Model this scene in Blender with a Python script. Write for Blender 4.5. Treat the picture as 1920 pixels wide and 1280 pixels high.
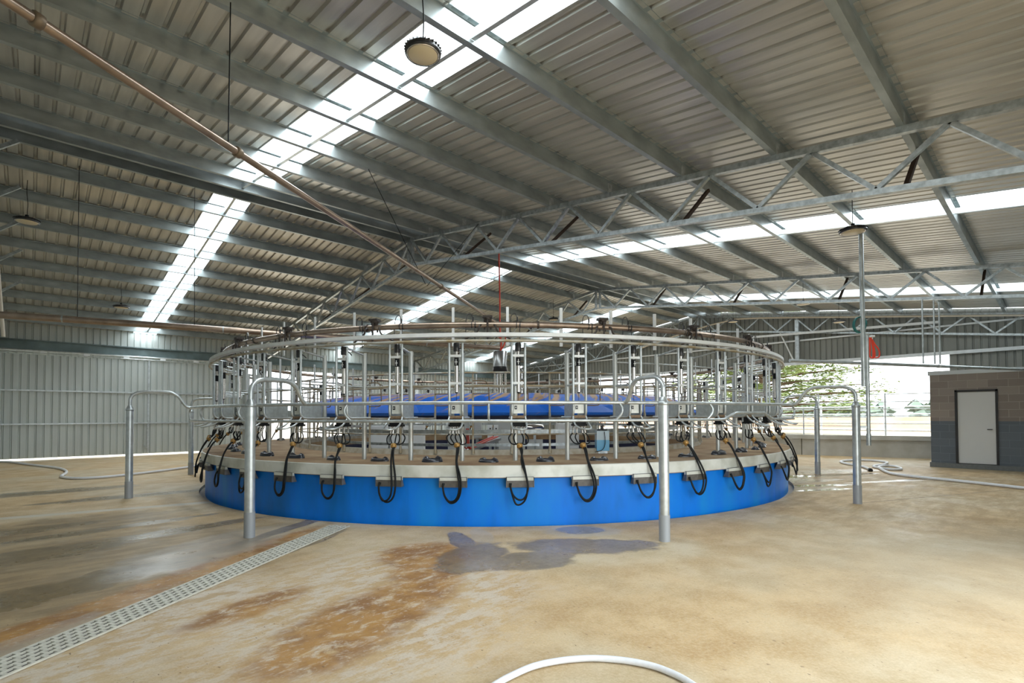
import bpy, bmesh, math, random
from math import sin, cos, pi, radians, sqrt, atan2, tan
from mathutils import Vector, Matrix
random.seed(7)
for o in list(bpy.data.objects): bpy.data.objects.remove(o, do_unlink=True)
SC = bpy.context.scene
COL = SC.collection
# ------------------------------------------------------------------ camera
EYE = 1.48
yaw, pitch, roll = 0.751964183, 0.0221211474, -0.00380493497
Fv = Vector((sin(yaw)*cos(pitch), cos(yaw)*cos(pitch), sin(pitch)))
r0 = Vector((cos(yaw), -sin(yaw), 0)); u0 = r0.cross(Fv)
Rv = r0*cos(roll)+u0*sin(roll); Uv = -r0*sin(roll)+u0*cos(roll)
cam = bpy.data.cameras.new('camera'); cam.sensor_width = 36; cam.lens = 963.728/1920*36
cam.shift_y = (758.155-640)/1920; cam.clip_start = .05; cam.clip_end = 400
camo = bpy.data.objects.new('camera', cam); COL.objects.link(camo)
M = Matrix((Rv, Uv, -Fv)).transposed().to_4x4(); M.translation = Vector((0, 0, EYE)); camo.matrix_world = M
SC.camera = camo
# ------------------------------------------------------------------ world, exposure, daylight
SC.view_settings.view_transform = 'Standard'; SC.view_settings.look = 'None'
SC.view_settings.gamma = 1; SC.view_settings.use_curve_mapping = False
SC.view_settings.exposure = 0.12
w = bpy.data.worlds.new('overcast_sky'); SC.world = w; w.use_nodes = True
bg = w.node_tree.nodes['Background']; bg.inputs[0].default_value = (0.89, 0.96, 1.0, 1); bg.inputs[1].default_value = 4.2
SKY_POWER = 205      # daylight that comes through each translucent roof sheet run
T = tan(radians(7.6)); YR = 11.897; ZR = 6.276; YW = 24.654; XG = 23.8; XL = -0.9; YN = -0.86
def S(Y): return ZR - T*abs(YR-Y)             # underside of the purlins
SKYL = [(2.82, 3.65), (11.0, 11.87), (19.2, 20.03)]
for a, b in SKYL:
    for side in (0, 1):
        y0, y1 = (YN+.1, YR-.6) if side == 0 else (YR+.6, YW-.1)
        L = bpy.data.lights.new('skylight_daylight', 'AREA'); L.shape = 'RECTANGLE'
        L.size = b-a-.06; L.size_y = (y1-y0)/cos(radians(7.6)); L.energy = SKY_POWER; L.color = (.90, .97, 1)
        o = bpy.data.objects.new('skylight_daylight', L); COL.objects.link(o)
        ym = (y0+y1)/2; o.location = ((a+b)/2, ym, S(ym)+.2-.012)
        o.rotation_euler = (radians(7.6) if side == 0 else -radians(7.6), 0, 0)

# ------------------------------------------------------------------ helpers
MATS = {}
def mat(name, col, rough=.5, metal=0., noise=0., nscale=20., bump=0., bscale=40., spec=.5, col2=None, stretch=None, thr=None, trans=0., alpha=1., coat=0.):
    if name in MATS: return MATS[name]
    m = bpy.data.materials.new(name); m.use_nodes = True; nt = m.node_tree; b = nt.nodes['Principled BSDF']
    b.inputs['Base Color'].default_value = (*col, 1); b.inputs['Roughness'].default_value = rough
    b.inputs['Metallic'].default_value = metal; b.inputs['Specular IOR Level'].default_value = spec
    b.inputs['Transmission Weight'].default_value = trans; b.inputs['Alpha'].default_value = alpha
    b.inputs['Coat Weight'].default_value = coat
    tc = nt.nodes.new('ShaderNodeTexCoord'); vec = tc.outputs['Object']
    if stretch:
        mp = nt.nodes.new('ShaderNodeMapping'); mp.inputs['Scale'].default_value = stretch
        nt.links.new(vec, mp.inputs[0]); vec = mp.outputs[0]
    if noise > 0 or col2:
        n = nt.nodes.new('ShaderNodeTexNoise'); n.inputs['Scale'].default_value = nscale; n.inputs['Detail'].default_value = 6
        nt.links.new(vec, n.inputs['Vector'])
        r = nt.nodes.new('ShaderNodeValToRGB')
        lo, hi = thr if thr else (.3, .7)
        r.color_ramp.elements[0].position = lo; r.color_ramp.elements[1].position = hi
        c2 = col2 if col2 else tuple(c*(1-noise) for c in col)
        r.color_ramp.elements[0].color = (*c2, 1); r.color_ramp.elements[1].color = (*(tuple(min(1, c*(1+noise*.5)) for c in col) if not col2 else col), 1)
        nt.links.new(n.outputs['Fac'], r.inputs[0]); nt.links.new(r.outputs[0], b.inputs['Base Color'])
    if bump > 0:
        n2 = nt.nodes.new('ShaderNodeTexNoise'); n2.inputs['Scale'].default_value = bscale; n2.inputs['Detail'].default_value = 5
        nt.links.new(vec, n2.inputs['Vector'])
        bp = nt.nodes.new('ShaderNodeBump'); bp.inputs['Strength'].default_value = bump; bp.inputs['Distance'].default_value = .01
        nt.links.new(n2.outputs['Fac'], bp.inputs['Height']); nt.links.new(bp.outputs[0], b.inputs['Normal'])
    MATS[name] = m; return m

class MB:
    """collects simple shapes into one mesh"""
    def __init__(s): s.v = []; s.f = []; s.sm = []
    def add(s, vs, fs, smooth=False):
        k = len(s.v); s.v += [tuple(p) for p in vs]; s.f += [tuple(i+k for i in f) for f in fs]; s.sm += [smooth]*len(fs); return s
    def box(s, lo, hi):
        x0, y0, z0 = lo; x1, y1, z1 = hi
        return s.add([(x0,y0,z0),(x1,y0,z0),(x1,y1,z0),(x0,y1,z0),(x0,y0,z1),(x1,y0,z1),(x1,y1,z1),(x0,y1,z1)],
                     [(0,3,2,1),(4,5,6,7),(0,1,5,4),(1,2,6,5),(2,3,7,6),(3,0,4,7)])
    def bar(s, a, b, w, h, up=(0, 0, 1)):
        a = Vector(a); b = Vector(b); d = (b-a).normalized(); u = Vector(up)
        if abs(d.dot(u)) > .98: u = Vector((1, 0, 0))
        sd = d.cross(u).normalized(); u = sd.cross(d).normalized(); vs = []
        for p in (a, b):
            for q, r in ((-1,-1),(1,-1),(1,1),(-1,1)): vs.append(p+sd*q*w/2+u*r*h/2)
        return s.add(vs, [(0,1,2,3)[::-1],(4,5,6,7),(0,1,5,4),(1,2,6,5),(2,3,7,6),(3,0,4,7)])
    def tube(s, pts, r, seg=8, cap=True, closed=False):
        pts = [Vector(p) for p in pts]; n = len(pts); rr = r if isinstance(r, (list, tuple)) else [r]*n
        vs = []; up = None
        for i, p in enumerate(pts):
            if closed: d = (pts[(i+1) % n]-pts[i-1])
            else: d = (pts[min(i+1, n-1)]-pts[max(i-1, 0)])
            d.normalize()
            if up is None:
                up = Vector((0, 0, 1)) if abs(d.z) < .9 else Vector((1, 0, 0))
            up = (up-d*up.dot(d)).normalized(); sd = d.cross(up)
            for k in range(seg):
                a = 2*pi*k/seg; vs.append(p+(sd*cos(a)+up*sin(a))*rr[i])
        fs = []
        for i in range(n if closed else n-1):
            j = (i+1) % n
            for k in range(seg):
                k2 = (k+1) % seg; fs.append((i*seg+k, i*seg+k2, j*seg+k2, j*seg+k))
        s.add(vs, fs, True)
        if cap and not closed:
            s.add(vs[:seg], [tuple(range(seg))[::-1]]); s.add(vs[-seg:], [tuple(range(seg))])
        return s
    def lathe(s, prof, c=(0, 0, 0), seg=20, smooth=True, cap=True):
        vs = []; n = len(prof)
        for r, z in prof:
            for k in range(seg):
                a = 2*pi*k/seg; vs.append((c[0]+r*cos(a), c[1]+r*sin(a), c[2]+z))
        fs = []
        for i in range(n-1):
            for k in range(seg):
                k2 = (k+1) % seg; fs.append((i*seg+k, i*seg+k2, (i+1)*seg+k2, (i+1)*seg+k))
        s.add(vs, fs, smooth)
        if cap:
            s.add(vs[:seg], [tuple(range(seg))[::-1]]); s.add(vs[-seg:], [tuple(range(seg))])
        return s
    def ring(s, prof, a0=0, a1=2*pi, seg=144, c=(0, 0), smooth=False):
        """closed profile [(R,z)..] swept round c (compass angles)"""
        full = abs(a1-a0-2*pi) < 1e-6; n = len(prof); vs = []; m = seg if full else seg+1
        for i in range(m):
            a = a0+(a1-a0)*i/seg
            for R, z in prof: vs.append((c[0]+R*sin(a), c[1]+R*cos(a), z))
        fs = []
        for i in range(seg):
            j = (i+1) % m
            for k in range(n):
                k2 = (k+1) % n; fs.append((i*n+k, j*n+k, j*n+k2, i*n+k2))
        s.add(vs, fs, smooth)
        if not full: s.add(vs[:n], [tuple(range(n))]); s.add(vs[-n:], [tuple(range(n))[::-1]])
        return s
    def ringtube(s, R, z, r, a0=0, a1=2*pi, seg=144, k=8, c=(0, 0)):
        full = abs(a1-a0-2*pi) < 1e-6
        return s.ring([(R+r*cos(2*pi*q/k), z+r*sin(2*pi*q/k)) for q in range(k)], a0, a1, seg, c, True)
    def build(s, name, m, parent=None, loc=None):
        me = bpy.data.meshes.new(name); me.from_pydata(s.v, [], s.f)
        me.polygons.foreach_set('use_smooth', s.sm); me.update()
        bm = bmesh.new(); bm.from_mesh(me); bmesh.ops.recalc_face_normals(bm, faces=bm.faces); bm.to_mesh(me); bm.free()
        me.materials.append(m); o = bpy.data.objects.new(name, me); COL.objects.link(o)
        if parent: o.parent = parent
        if loc: o.location = loc
        return o
def smooth(pts, n=6):
    P = [Vector(p) for p in pts]; P = [P[0]*2-P[1]]+P+[P[-1]*2-P[-2]]; out = []
    for i in range(1, len(P)-2):
        for k in range(n):
            t = k/n; a, b, c, d = P[i-1:i+3]
            out.append(.5*((2*b)+(c-a)*t+(2*a-5*b+4*c-d)*t*t+(3*b-a-3*c+d)*t**3))
    out.append(P[-2]); return out
def tag(o, label, cat, group=None):
    o['label'] = label; o['category'] = cat
    if group: o['group'] = group
    return o
def empty(name, loc, rz=0):
    o = bpy.data.objects.new(name, None); COL.objects.link(o); o.location = loc; o.rotation_euler = (0, 0, rz); o.empty_display_size = .1; return o
def struct(o): o['kind'] = 'structure'; return o
def copy_tree(o, parent=None):
    c = o.copy(); COL.objects.link(c); c.parent = parent
    for ch in list(o.children): copy_tree(ch, c)
    return c
ORD = ['', 'first', 'second', 'third', 'fourth', 'fifth', 'sixth', 'seventh', 'eighth', 'ninth', 'tenth', 'eleventh', 'twelfth']

# ------------------------------------------------------------------ materials
GALV = mat('galvanised_steel', (.50, .54, .55), .38, .75, noise=.35, nscale=14, bump=.05, bscale=60)
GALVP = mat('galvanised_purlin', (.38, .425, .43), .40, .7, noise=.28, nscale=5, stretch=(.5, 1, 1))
GTUBE = mat('galvanised_tube', (.60, .64, .65), .33, .7, noise=.22, nscale=9)
GDIRTY = mat('mud_stained_tube', (.50, .50, .46), .5, .45, col2=(.36, .29, .18), nscale=4, thr=(.4, .6))
BAND = mat('pale_galvanised_band', (.80, .82, .82), .45, .15, noise=.12, nscale=6)
STEEL = mat('stainless_steel', (.66, .62, .57), .2, .95, noise=.15, nscale=8)
BROWNPIPE = mat('stained_stainless_pipe', (.38, .29, .225), .3, .8, noise=.3, nscale=5)
ROOFM = mat('zincalume_roof_sheet', (.58, .56, .51), .36, .75, noise=.2, nscale=3, stretch=(3, .15, 1))
WALLM = mat('zincalume_wall_sheet', (.52, .56, .54), .42, .4, noise=.1, nscale=4, stretch=(1, 1, .1))
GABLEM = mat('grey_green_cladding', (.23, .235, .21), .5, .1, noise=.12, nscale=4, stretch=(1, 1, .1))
BLACK = mat('black_rubber', (.008, .009, .010), .45, 0, spec=.22)
NAVY = mat('shaded_navy', (.006, .010, .05), .5)  # shade under the deck and the shield is put into this navy
BLACKP = mat('black_plastic', (.02, .02, .022), .3, 0, coat=.2)
DARKBR = mat('rusty_brace', (.055, .03, .018), .7, .2, noise=.3)
BRASS = mat('amber_claw_bowl', (.42, .24, .07), .3, .3, noise=.2)
RED = mat('red_hose', (.72, .05, .02), .4)
TEAL = mat('teal_hose', (.02, .2, .2), .4)
WHITEH = mat('white_ribbed_hose', (.78, .79, .82), .4, noise=.06, nscale=30)
WHITEP = mat('white_paint', (.78, .79, .78), .4)
CREAM = mat('cream_control_box', (.74, .75, .70), .35, .2, noise=.1)
GREYBOX = mat('grey_cabinet', (.5, .51, .5), .45, .1)
RUSTY = mat('rusty_plate', (.34, .25, .16), .7, .2, col2=(.18, .1, .05), nscale=30)
DECKS = mat('deck_rim_steel', (.78, .79, .74), .5, .15, col2=(.55, .56, .49), nscale=3, stretch=(1, 1, 1), thr=(.35, .6))
DECKT = mat('muddy_deck', (.42, .30, .17), .75, 0, col2=(.26, .15, .075), nscale=2.2, thr=(.35, .65), bump=.3, bscale=25)
CONC = mat('concrete', (.52, .51, .46), .8, 0, col2=(.42, .40, .34), nscale=2.5, thr=(.35, .7), bump=.1)
BRKT = mat('bracket_steel', (.17, .16, .15), .5, .4, noise=.2)
def blue_drum():
    m = mat('blue_drum_paint', (.005, .16, .62), .3, 0, bump=.02, bscale=3); nt = m.node_tree; b = nt.nodes['Principled BSDF']
    tc = nt.nodes.new('ShaderNodeTexCoord'); mp = nt.nodes.new('ShaderNodeMapping'); mp.inputs['Scale'].default_value = (1, 1, .35)
    n = nt.nodes.new('ShaderNodeTexNoise'); n.inputs['Scale'].default_value = 1.6; n.inputs['Detail'].default_value = 5
    nt.links.new(tc.outputs['Object'], mp.inputs[0]); nt.links.new(mp.outputs[0], n.inputs['Vector'])
    r = nt.nodes.new('ShaderNodeValToRGB'); e = r.color_ramp.elements
    e[0].position = .3; e[0].color = (.002, .15, .50, 1); e[1].position = .75; e[1].color = (.008, .28, .72, 1)
    k = e.new(.5); k.color = (.001, .20, .80, 1)
    nt.links.new(n.outputs['Fac'], r.inputs[0]); nt.links.new(r.outputs[0], b.inputs['Base Color']); b.inputs['Roughness'].default_value = .45; b.inputs['Specular IOR Level'].default_value = .3
    return m
BLUE = blue_drum()
def shield_material():
    m = bpy.data.materials.new('blue_plastic_with_mud'); m.use_nodes = True; nt = m.node_tree; N = nt.nodes; b = N['Principled BSDF']
    tc = N.new('ShaderNodeTexCoord'); sp = N.new('ShaderNodeSeparateXYZ'); nt.links.new(tc.outputs['Object'], sp.inputs[0])
    at_ = N.new('ShaderNodeMath'); at_.operation = 'ARCTAN2'; nt.links.new(sp.outputs[0], at_.inputs[0]); nt.links.new(sp.outputs[1], at_.inputs[1])
    cb = N.new('ShaderNodeCombineXYZ'); ad = N.new('ShaderNodeMath'); ad.operation = 'MULTIPLY_ADD'; ad.inputs[1].default_value = .35
    nt.links.new(sp.outputs[2], ad.inputs[0]); nt.links.new(at_.outputs[0], ad.inputs[2]); nt.links.new(ad.outputs[0], cb.inputs[0]); nt.links.new(sp.outputs[2], cb.inputs[1])
    mp = N.new('ShaderNodeMapping'); mp.inputs['Scale'].default_value = (22, 3, 1); nt.links.new(cb.outputs[0], mp.inputs[0])
    n = N.new('ShaderNodeTexNoise'); n.inputs['Scale'].default_value = 1.6; n.inputs['Detail'].default_value = 7; nt.links.new(mp.outputs[0], n.inputs['Vector'])
    z = N.new('ShaderNodeMapRange'); z.inputs['From Min'].default_value = 1.56; z.inputs['From Max'].default_value = 1.90; z.inputs['To Min'].default_value = -.10; z.inputs['To Max'].default_value = .115; nt.links.new(sp.outputs[2], z.inputs['Value'])
    a2 = N.new('ShaderNodeMath'); nt.links.new(n.outputs['Fac'], a2.inputs[0]); nt.links.new(z.outputs[0], a2.inputs[1])
    r = N.new('ShaderNodeValToRGB'); e = r.color_ramp.elements; e[0].position = .53; e[0].color = (.004, .13, .62, 1); e[1].position = .63; e[1].color = (.44, .27, .15, 1); k = e.new(.58); k.color = (.10, .16, .50, 1)
    nt.links.new(a2.outputs[0], r.inputs[0]); nt.links.new(r.outputs[0], b.inputs['Base Color']); b.inputs['Roughness'].default_value = .5
    return m
BLUEF = shield_material()


def floor_material():
    m = bpy.data.materials.new('worn_dairy_concrete'); m.use_nodes = True; nt = m.node_tree; N = nt.nodes; Lk = nt.links; b = N['Principled BSDF']
    tc = N.new('ShaderNodeTexCoord'); P = tc.outputs['Object']
    def noise(sc, det=6, rough=.55, scale=None, vec=P, dist=0.):
        if scale:
            mp = N.new('ShaderNodeMapping'); mp.inputs['Scale'].default_value = scale; Lk.new(vec, mp.inputs[0]); vec = mp.outputs[0]
        n = N.new('ShaderNodeTexNoise'); n.inputs['Scale'].default_value = sc; n.inputs['Detail'].default_value = det
        n.inputs['Roughness'].default_value = rough; n.inputs['Distortion'].default_value = dist; Lk.new(vec, n.inputs['Vector']); return n.outputs['Fac']
    def math_(op, a, b_=None, c=None, clamp=False):
        n = N.new('ShaderNodeMath'); n.operation = op; n.use_clamp = clamp
        for i, v in enumerate((a, b_, c)):
            if v is None: continue
            if isinstance(v, (int, float)): n.inputs[i].default_value = v
            else: Lk.new(v, n.inputs[i])
        return n.outputs[0]
    def ramp(v, lo, hi):
        n = N.new('ShaderNodeMapRange'); n.interpolation_type = 'SMOOTHSTEP'; n.inputs['From Min'].default_value = lo; n.inputs['From Max'].default_value = hi; Lk.new(v, n.inputs['Value']); return n.outputs[0]
    def mix(f, a, b_):
        n = N.new('ShaderNodeMix'); n.data_type = 'RGBA'
        if isinstance(f, (int, float)): n.inputs[0].default_value = f
        else: Lk.new(f, n.inputs[0])
        for i, v in ((6, a), (7, b_)):
            if isinstance(v, tuple): n.inputs[i].default_value = (*v, 1)
            else: Lk.new(v, n.inputs[i])
        return n.outputs[2]
    # rotated coordinates: streaks run across the drain
    def blob(cx, cy, a, b_, ang, nz, amt=.55, soft=.12):
        """patch with its own shape: ellipse whose edge is broken up by noise"""
        mp = N.new('ShaderNodeMapping'); mp.vector_type = 'TEXTURE'; mp.inputs['Location'].default_value = (cx, cy, 0)
        mp.inputs['Rotation'].default_value = (0, 0, radians(ang)); mp.inputs['Scale'].default_value = (a, b_, 1)
        Lk.new(P, mp.inputs[0]); ln = N.new('ShaderNodeVectorMath'); ln.operation = 'LENGTH'
        sx = N.new('ShaderNodeVectorMath'); sx.operation = 'MULTIPLY'; sx.inputs[1].default_value = (1, 1, 0); Lk.new(mp.outputs[0], sx.inputs[0]); Lk.new(sx.outputs[0], ln.inputs[0])
        d = math_('SUBTRACT', 1.0, ln.outputs['Value']); e = math_('MULTIPLY_ADD', math_('SUBTRACT', nz, .5), amt*2.4, d)
        return ramp(e, -soft, soft)
    def union(l):
        v = l[0]
        for q in l[1:]: v = math_('MAXIMUM', v, q)
        return v
    big = noise(.45, 4); med = noise(2.2, 8, .62); fine = noise(16, 8, .7); grit = noise(70, 4, .6); streak = noise(1.6, 7, .65, (1, 3.2, 1)); edge = noise(1.7, 6, .62); edge2 = noise(4.5, 7, .65)
    eg = math_('MULTIPLY_ADD', edge2, .45, math_('MULTIPLY', edge, .55))
    speck = ramp(noise(34, 8, .75, (1.5, 1, 1)), .44, .58)
    base = mix(ramp(med, .34, .66), (.47, .305, .135), (.64, .46, .245))
    base = mix(ramp(big, .4, .65), base, mix(ramp(med, .35, .65), (.50, .39, .23), (.62, .52, .36)))
    base = mix(math_('MULTIPLY', speck, .30), base, (.72, .60, .42))
    base = mix(math_('MULTIPLY', ramp(noise(7, 8, .7), .5, .66), .25), base, (.42, .27, .12))
    # brown damp area beyond the drain
    damp0 = union([blob(.3, 6.6, 2.3, 1.9, 28, eg, .5, .35), blob(.2, 9.2, 1.6, .9, 8, eg, .6, .3)])
    base = mix(math_('MULTIPLY', damp0, .75), base, mix(ramp(streak, .38, .62), (.13, .085, .035), (.31, .215, .105)))
    # pale cementy area with ochre-orange stains this side of the drain
    zoneP = union([blob(2.1, 3.9, 1.7, 1.2, 40, edge, .3, .35), blob(.6, 4.35, 1.3, .5, 38, edge, .3, .35)])
    pl = ramp(noise(4.2, 9, .75, (1.0, 2.0, 1)), .44, .56)
    base = mix(math_('MULTIPLY', zoneP, .5), base, (.55, .38, .20))
    base = mix(math_('MULTIPLY', math_('MULTIPLY', zoneP, pl), .75), base, (.66, .59, .50))
    zoneO = union([blob(1.75, 3.5, .95, .40, 28, eg, .5, .3), blob(2.75, 4.15, .95, .32, 55, eg, .5, .3), blob(1.25, 4.35, .5, .2, 20, eg, .5, .3), blob(1.0, 5.55, 1.5, .22, 33, eg, .6, .3), blob(2.2, 6.4, .9, .16, 33, eg, .5, .3), blob(3.1, 4.7, .5, .5, 25, eg, .5, .3), blob(-.1, 4.9, .6, .2, 30, eg, .5, .3)])
    orange = math_('MULTIPLY', zoneO, ramp(noise(4.0, 9, .75, (1.2, 1.9, 1), dist=.6), .34, .52))
    base = mix(math_('MULTIPLY', orange, .92), base, mix(ramp(med, .4, .6), (.25, .10, .012), (.42, .20, .03)))
    base = mix(math_('MULTIPLY', math_('MULTIPLY', zoneO, ramp(noise(11, 8, .75, (1, 2, 1)), .55, .63)), .55), base, (.66, .6, .54))
    # dark wet areas
    nearwet = union([blob(4.62, 3.75, .85, .34, -42, eg, .7), blob(3.75, 3.75, .5, .33, -30, eg, .7), blob(3.75, 4.9, .5, .14, 65, eg, .5), blob(5.2, 4.28, .3, .22, -40, eg, .5), blob(3.4, 4.25, .6, .35, 30, eg, .7)])
    leftwet = union([blob(0.0, 7.6, 1.1, .38, 8, streak, 1.0), blob(.1, 5.9, 1.0, .30, 20, streak, 1.0), blob(1.4, 7.9, 1.0, .20, 10, streak, .8), blob(2.6, 7.1, 1.1, .12, 32, eg, .6),
                 blob(-.1, 9.3, .9, .22, 5, streak, .9), blob(1.3, 12.0, 1.3, .25, 0, streak, .8), blob(0, 13.8, 1.6, .4, 0, streak, .8), blob(2.4, 6.1, .8, .14, 33, eg, .6), blob(.8, 8.7, 1.2, .15, 8, streak, .9)])
    wet = math_('MAXIMUM', nearwet, leftwet)
    wet2 = union([wet, blob(15, 4.3, 2.6, .35, -28, edge, .3), blob(12.6, 4.3, 1.2, .5, -35, streak, .7), blob(14.2, 2.5, 1.5, .12, -28, streak, .5), blob(11.2, 3.6, .9, .16, -30, streak, .4), math_('MULTIPLY', damp0, .35), blob(1.35, 6.3, .9, .5, 30, eg, .6, .4)])
    dampc = mix(ramp(eg, .4, .6), (.105, .08, .04), (.22, .155, .075))
    base = mix(math_('MULTIPLY', wet, math_('MULTIPLY_ADD', ramp(fine, .3, .7), -.25, .85)), base, dampc)
    cool_glare = union([blob(5.15, 4.2, .5, .3, -40, edge, .4), blob(4.1, 4.95, .4, .14, 60, edge, .4), blob(1.5, 6.6, 1.2, .5, 30, eg, .6), blob(.0, 4.75, .5, .12, 35, eg, .6)])
    base = mix(math_('MULTIPLY', cool_glare, .3), base, (.42, .42, .42))  # cool grey glare painted into the floor colour
    # brown washes at the back right
    br = math_('MULTIPLY', blob(13.5, 1.2, 6.5, 3.2, -28, streak, .4, .4), ramp(streak, .4, .6))
    base = mix(math_('MULTIPLY', br, .5), base, (.33, .21, .09))
    gr_ = blob(7.0, .0, 2.6, 1.5, -35, eg, .4, .6)
    base = mix(math_('MULTIPLY', gr_, .35), base, (.36, .34, .27))
    spk = ramp(noise(20, 3, .5, (2.2, 1, 1)), .68, .73)
    base = mix(math_('MULTIPLY', spk, .75), base, (.13, .07, .03))
    base = mix(math_('MULTIPLY', ramp(grit, .35, .7), .18), base, (.25, .18, .10))
    # pale strip set into the slab
    sx = N.new('ShaderNodeSeparateXYZ'); Lk.new(P, sx.inputs[0])
    lin = math_('MULTIPLY_ADD', sx.outputs[0], .20, sx.outputs[1]); dd = math_('ABSOLUTE', math_('SUBTRACT', lin, 10.62))
    strip = math_('MULTIPLY', math_('SUBTRACT', 1.0, ramp(dd, .10, .14)), math_('SUBTRACT', 1.0, ramp(sx.outputs[0], 2.2, 2.6)))
    base = mix(math_('MULTIPLY', strip, .7), base, (.58, .55, .48))
    # saw-cut joints
    j1 = math_('ABSOLUTE', math_('SUBTRACT', math_('MULTIPLY_ADD', sx.outputs[0], .42, sx.outputs[1]), 6.6))
    jm = math_('MULTIPLY', math_('SUBTRACT', 1.0, ramp(j1, .008, .02)), ramp(sx.outputs[0], 9.9, 10.0))
    base = mix(math_('MULTIPLY', jm, .7), base, (.12, .09, .06))
    Lk.new(base, b.inputs['Base Color'])
    puddle = union([blob(14.3, 3.95, 1.5, .22, -30, eg, .5), blob(12.0, 3.55, .9, .14, -35, eg, .7), blob(11.4, 3.25, .7, .10, -30, eg, .6), blob(14.6, 2.35, .6, .07, -28, eg, .5), blob(13.2, 4.6, .9, .3, -35, eg, .6)])
    rr = math_('SUBTRACT', .62, math_('MULTIPLY', wet2, math_('MULTIPLY_ADD', ramp(eg, .35, .65), .12, .24)))
    Lk.new(math_('MAXIMUM', .03, math_('SUBTRACT', math_('MULTIPLY_ADD', ramp(noise(1.1, 5), .5, .7), -.16, rr, clamp=True), math_('MULTIPLY', puddle, .6))), b.inputs['Roughness'])
    b.inputs['Specular IOR Level'].default_value = .5
    bp = N.new('ShaderNodeBump'); bp.inputs['Strength'].default_value = .35; bp.inputs['Distance'].default_value = .012
    h = math_('MULTIPLY', math_('MULTIPLY_ADD', fine, .5, noise(5, 8, .7)), math_('MULTIPLY', math_('SUBTRACT', 1.0, puddle), math_('SUBTRACT', 1.0, math_('MULTIPLY', wet2, .55))))
    Lk.new(h, bp.inputs['Height']); Lk.new(bp.outputs[0], b.inputs['Normal'])
    return m

def block_material():
    m = bpy.data.materials.new('painted_blockwork'); m.use_nodes = True; nt = m.node_tree; N = nt.nodes; Lk = nt.links; b = N['Principled BSDF']
    tc = N.new('ShaderNodeTexCoord'); sp = N.new('ShaderNodeSeparateXYZ'); Lk.new(tc.outputs['Object'], sp.inputs[0])
    ad = N.new('ShaderNodeMath'); ad.operation = 'ADD'; Lk.new(sp.outputs[0], ad.inputs[0]); Lk.new(sp.outputs[1], ad.inputs[1])
    cb = N.new('ShaderNodeCombineXYZ'); Lk.new(ad.outputs[0], cb.inputs[0]); Lk.new(sp.outputs[2], cb.inputs[1])
    def brick(c1, c2, mo):
        t = N.new('ShaderNodeTexBrick'); t.inputs['Scale'].default_value = 1; t.inputs['Brick Width'].default_value = .4; t.inputs['Row Height'].default_value = .2
        t.inputs['Mortar Size'].default_value = .006; t.inputs['Mortar Smooth'].default_value = .3; t.inputs['Bias'].default_value = 0
        t.inputs['Color1'].default_value = (*c1, 1); t.inputs['Color2'].default_value = (*c2, 1); t.inputs['Mortar'].default_value = (*mo, 1); Lk.new(cb.outputs[0], t.inputs['Vector']); return t
    up = brick((.36, .31, .27), (.25, .21, .19), (.45, .40, .35)); lo = brick((.15, .175, .205), (.125, .15, .18), (.20, .23, .26))
    g = N.new('ShaderNodeMath'); g.operation = 'GREATER_THAN'; g.inputs[1].default_value = 1.29; Lk.new(sp.outputs[2], g.inputs[0])
    mx = N.new('ShaderNodeMix'); mx.data_type = 'RGBA'; Lk.new(g.outputs[0], mx.inputs[0]); Lk.new(lo.outputs[0], mx.inputs[6]); Lk.new(up.outputs[0], mx.inputs[7])
    Lk.new(mx.outputs[2], b.inputs['Base Color']); b.inputs['Roughness'].default_value = .6
    bp = N.new('ShaderNodeBump'); bp.inputs['Strength'].default_value = .5; bp.inputs['Distance'].default_value = .006; bp.invert = True
    Lk.new(up.outputs['Fac'], bp.inputs['Height']); Lk.new(bp.outputs[0], b.inputs['Normal'])
    return m

# ------------------------------------------------------------------ setting: floor, pit, roof, walls
CX, CY = 9.2, 10.3
AZ = .7293
RPIT = 6.9
def make_floor():
    bm = bmesh.new(); X0, X1, Y0, Y1 = XL-.1, XG, -1.6, YW+.02
    nseg = 144; inner = [bm.verts.new((CX+RPIT*sin(2*pi*i/nseg), CY+RPIT*cos(2*pi*i/nseg), 0)) for i in range(nseg)]
    def edgept(a):
        dx, dy = sin(a), cos(a); t = 1e9
        if dx > 1e-9: t = min(t, (X1-CX)/dx)
        if dx < -1e-9: t = min(t, (X0-CX)/dx)
        if dy > 1e-9: t = min(t, (Y1-CY)/dy)
        if dy < -1e-9: t = min(t, (Y0-CY)/dy)
        return (CX+dx*t, CY+dy*t, 0)
    outer = [bm.verts.new(edgept(2*pi*i/nseg)) for i in range(nseg)]
    cor = {}
    for (x, y) in ((X0, Y0), (X1, Y0), (X1, Y1), (X0, Y1)):
        a = atan2(x-CX, y-CY) % (2*pi); cor[int(a/(2*pi)*nseg)] = bm.verts.new((x, y, 0))
    for i in range(nseg):
        j = (i+1) % nseg
        if i in cor: bm.faces.new((inner[i], inner[j], outer[j], cor[i], outer[i]))
        else: bm.faces.new((inner[i], inner[j], outer[j], outer[i]))
    lip = [bm.verts.new((v.co.x, v.co.y, -.35)) for v in inner]
    for i in range(nseg):
        j = (i+1) % nseg; bm.faces.new((inner[j], inner[i], lip[i], lip[j]))
    bm.normal_update()
    me = bpy.data.meshes.new('floor'); bm.to_mesh(me); bm.free(); me.materials.append(floor_material())
    o = bpy.data.objects.new('floor', me); COL.objects.link(o); struct(o)
make_floor()
struct(MB().ring([(.01, -.35), (RPIT+.02, -.35), (RPIT+.02, -.33), (.01, -.33)]).build('trim_1', mat('pit_concrete', (.06, .05, .045), .9), None, (CX, CY, 0)))
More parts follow.
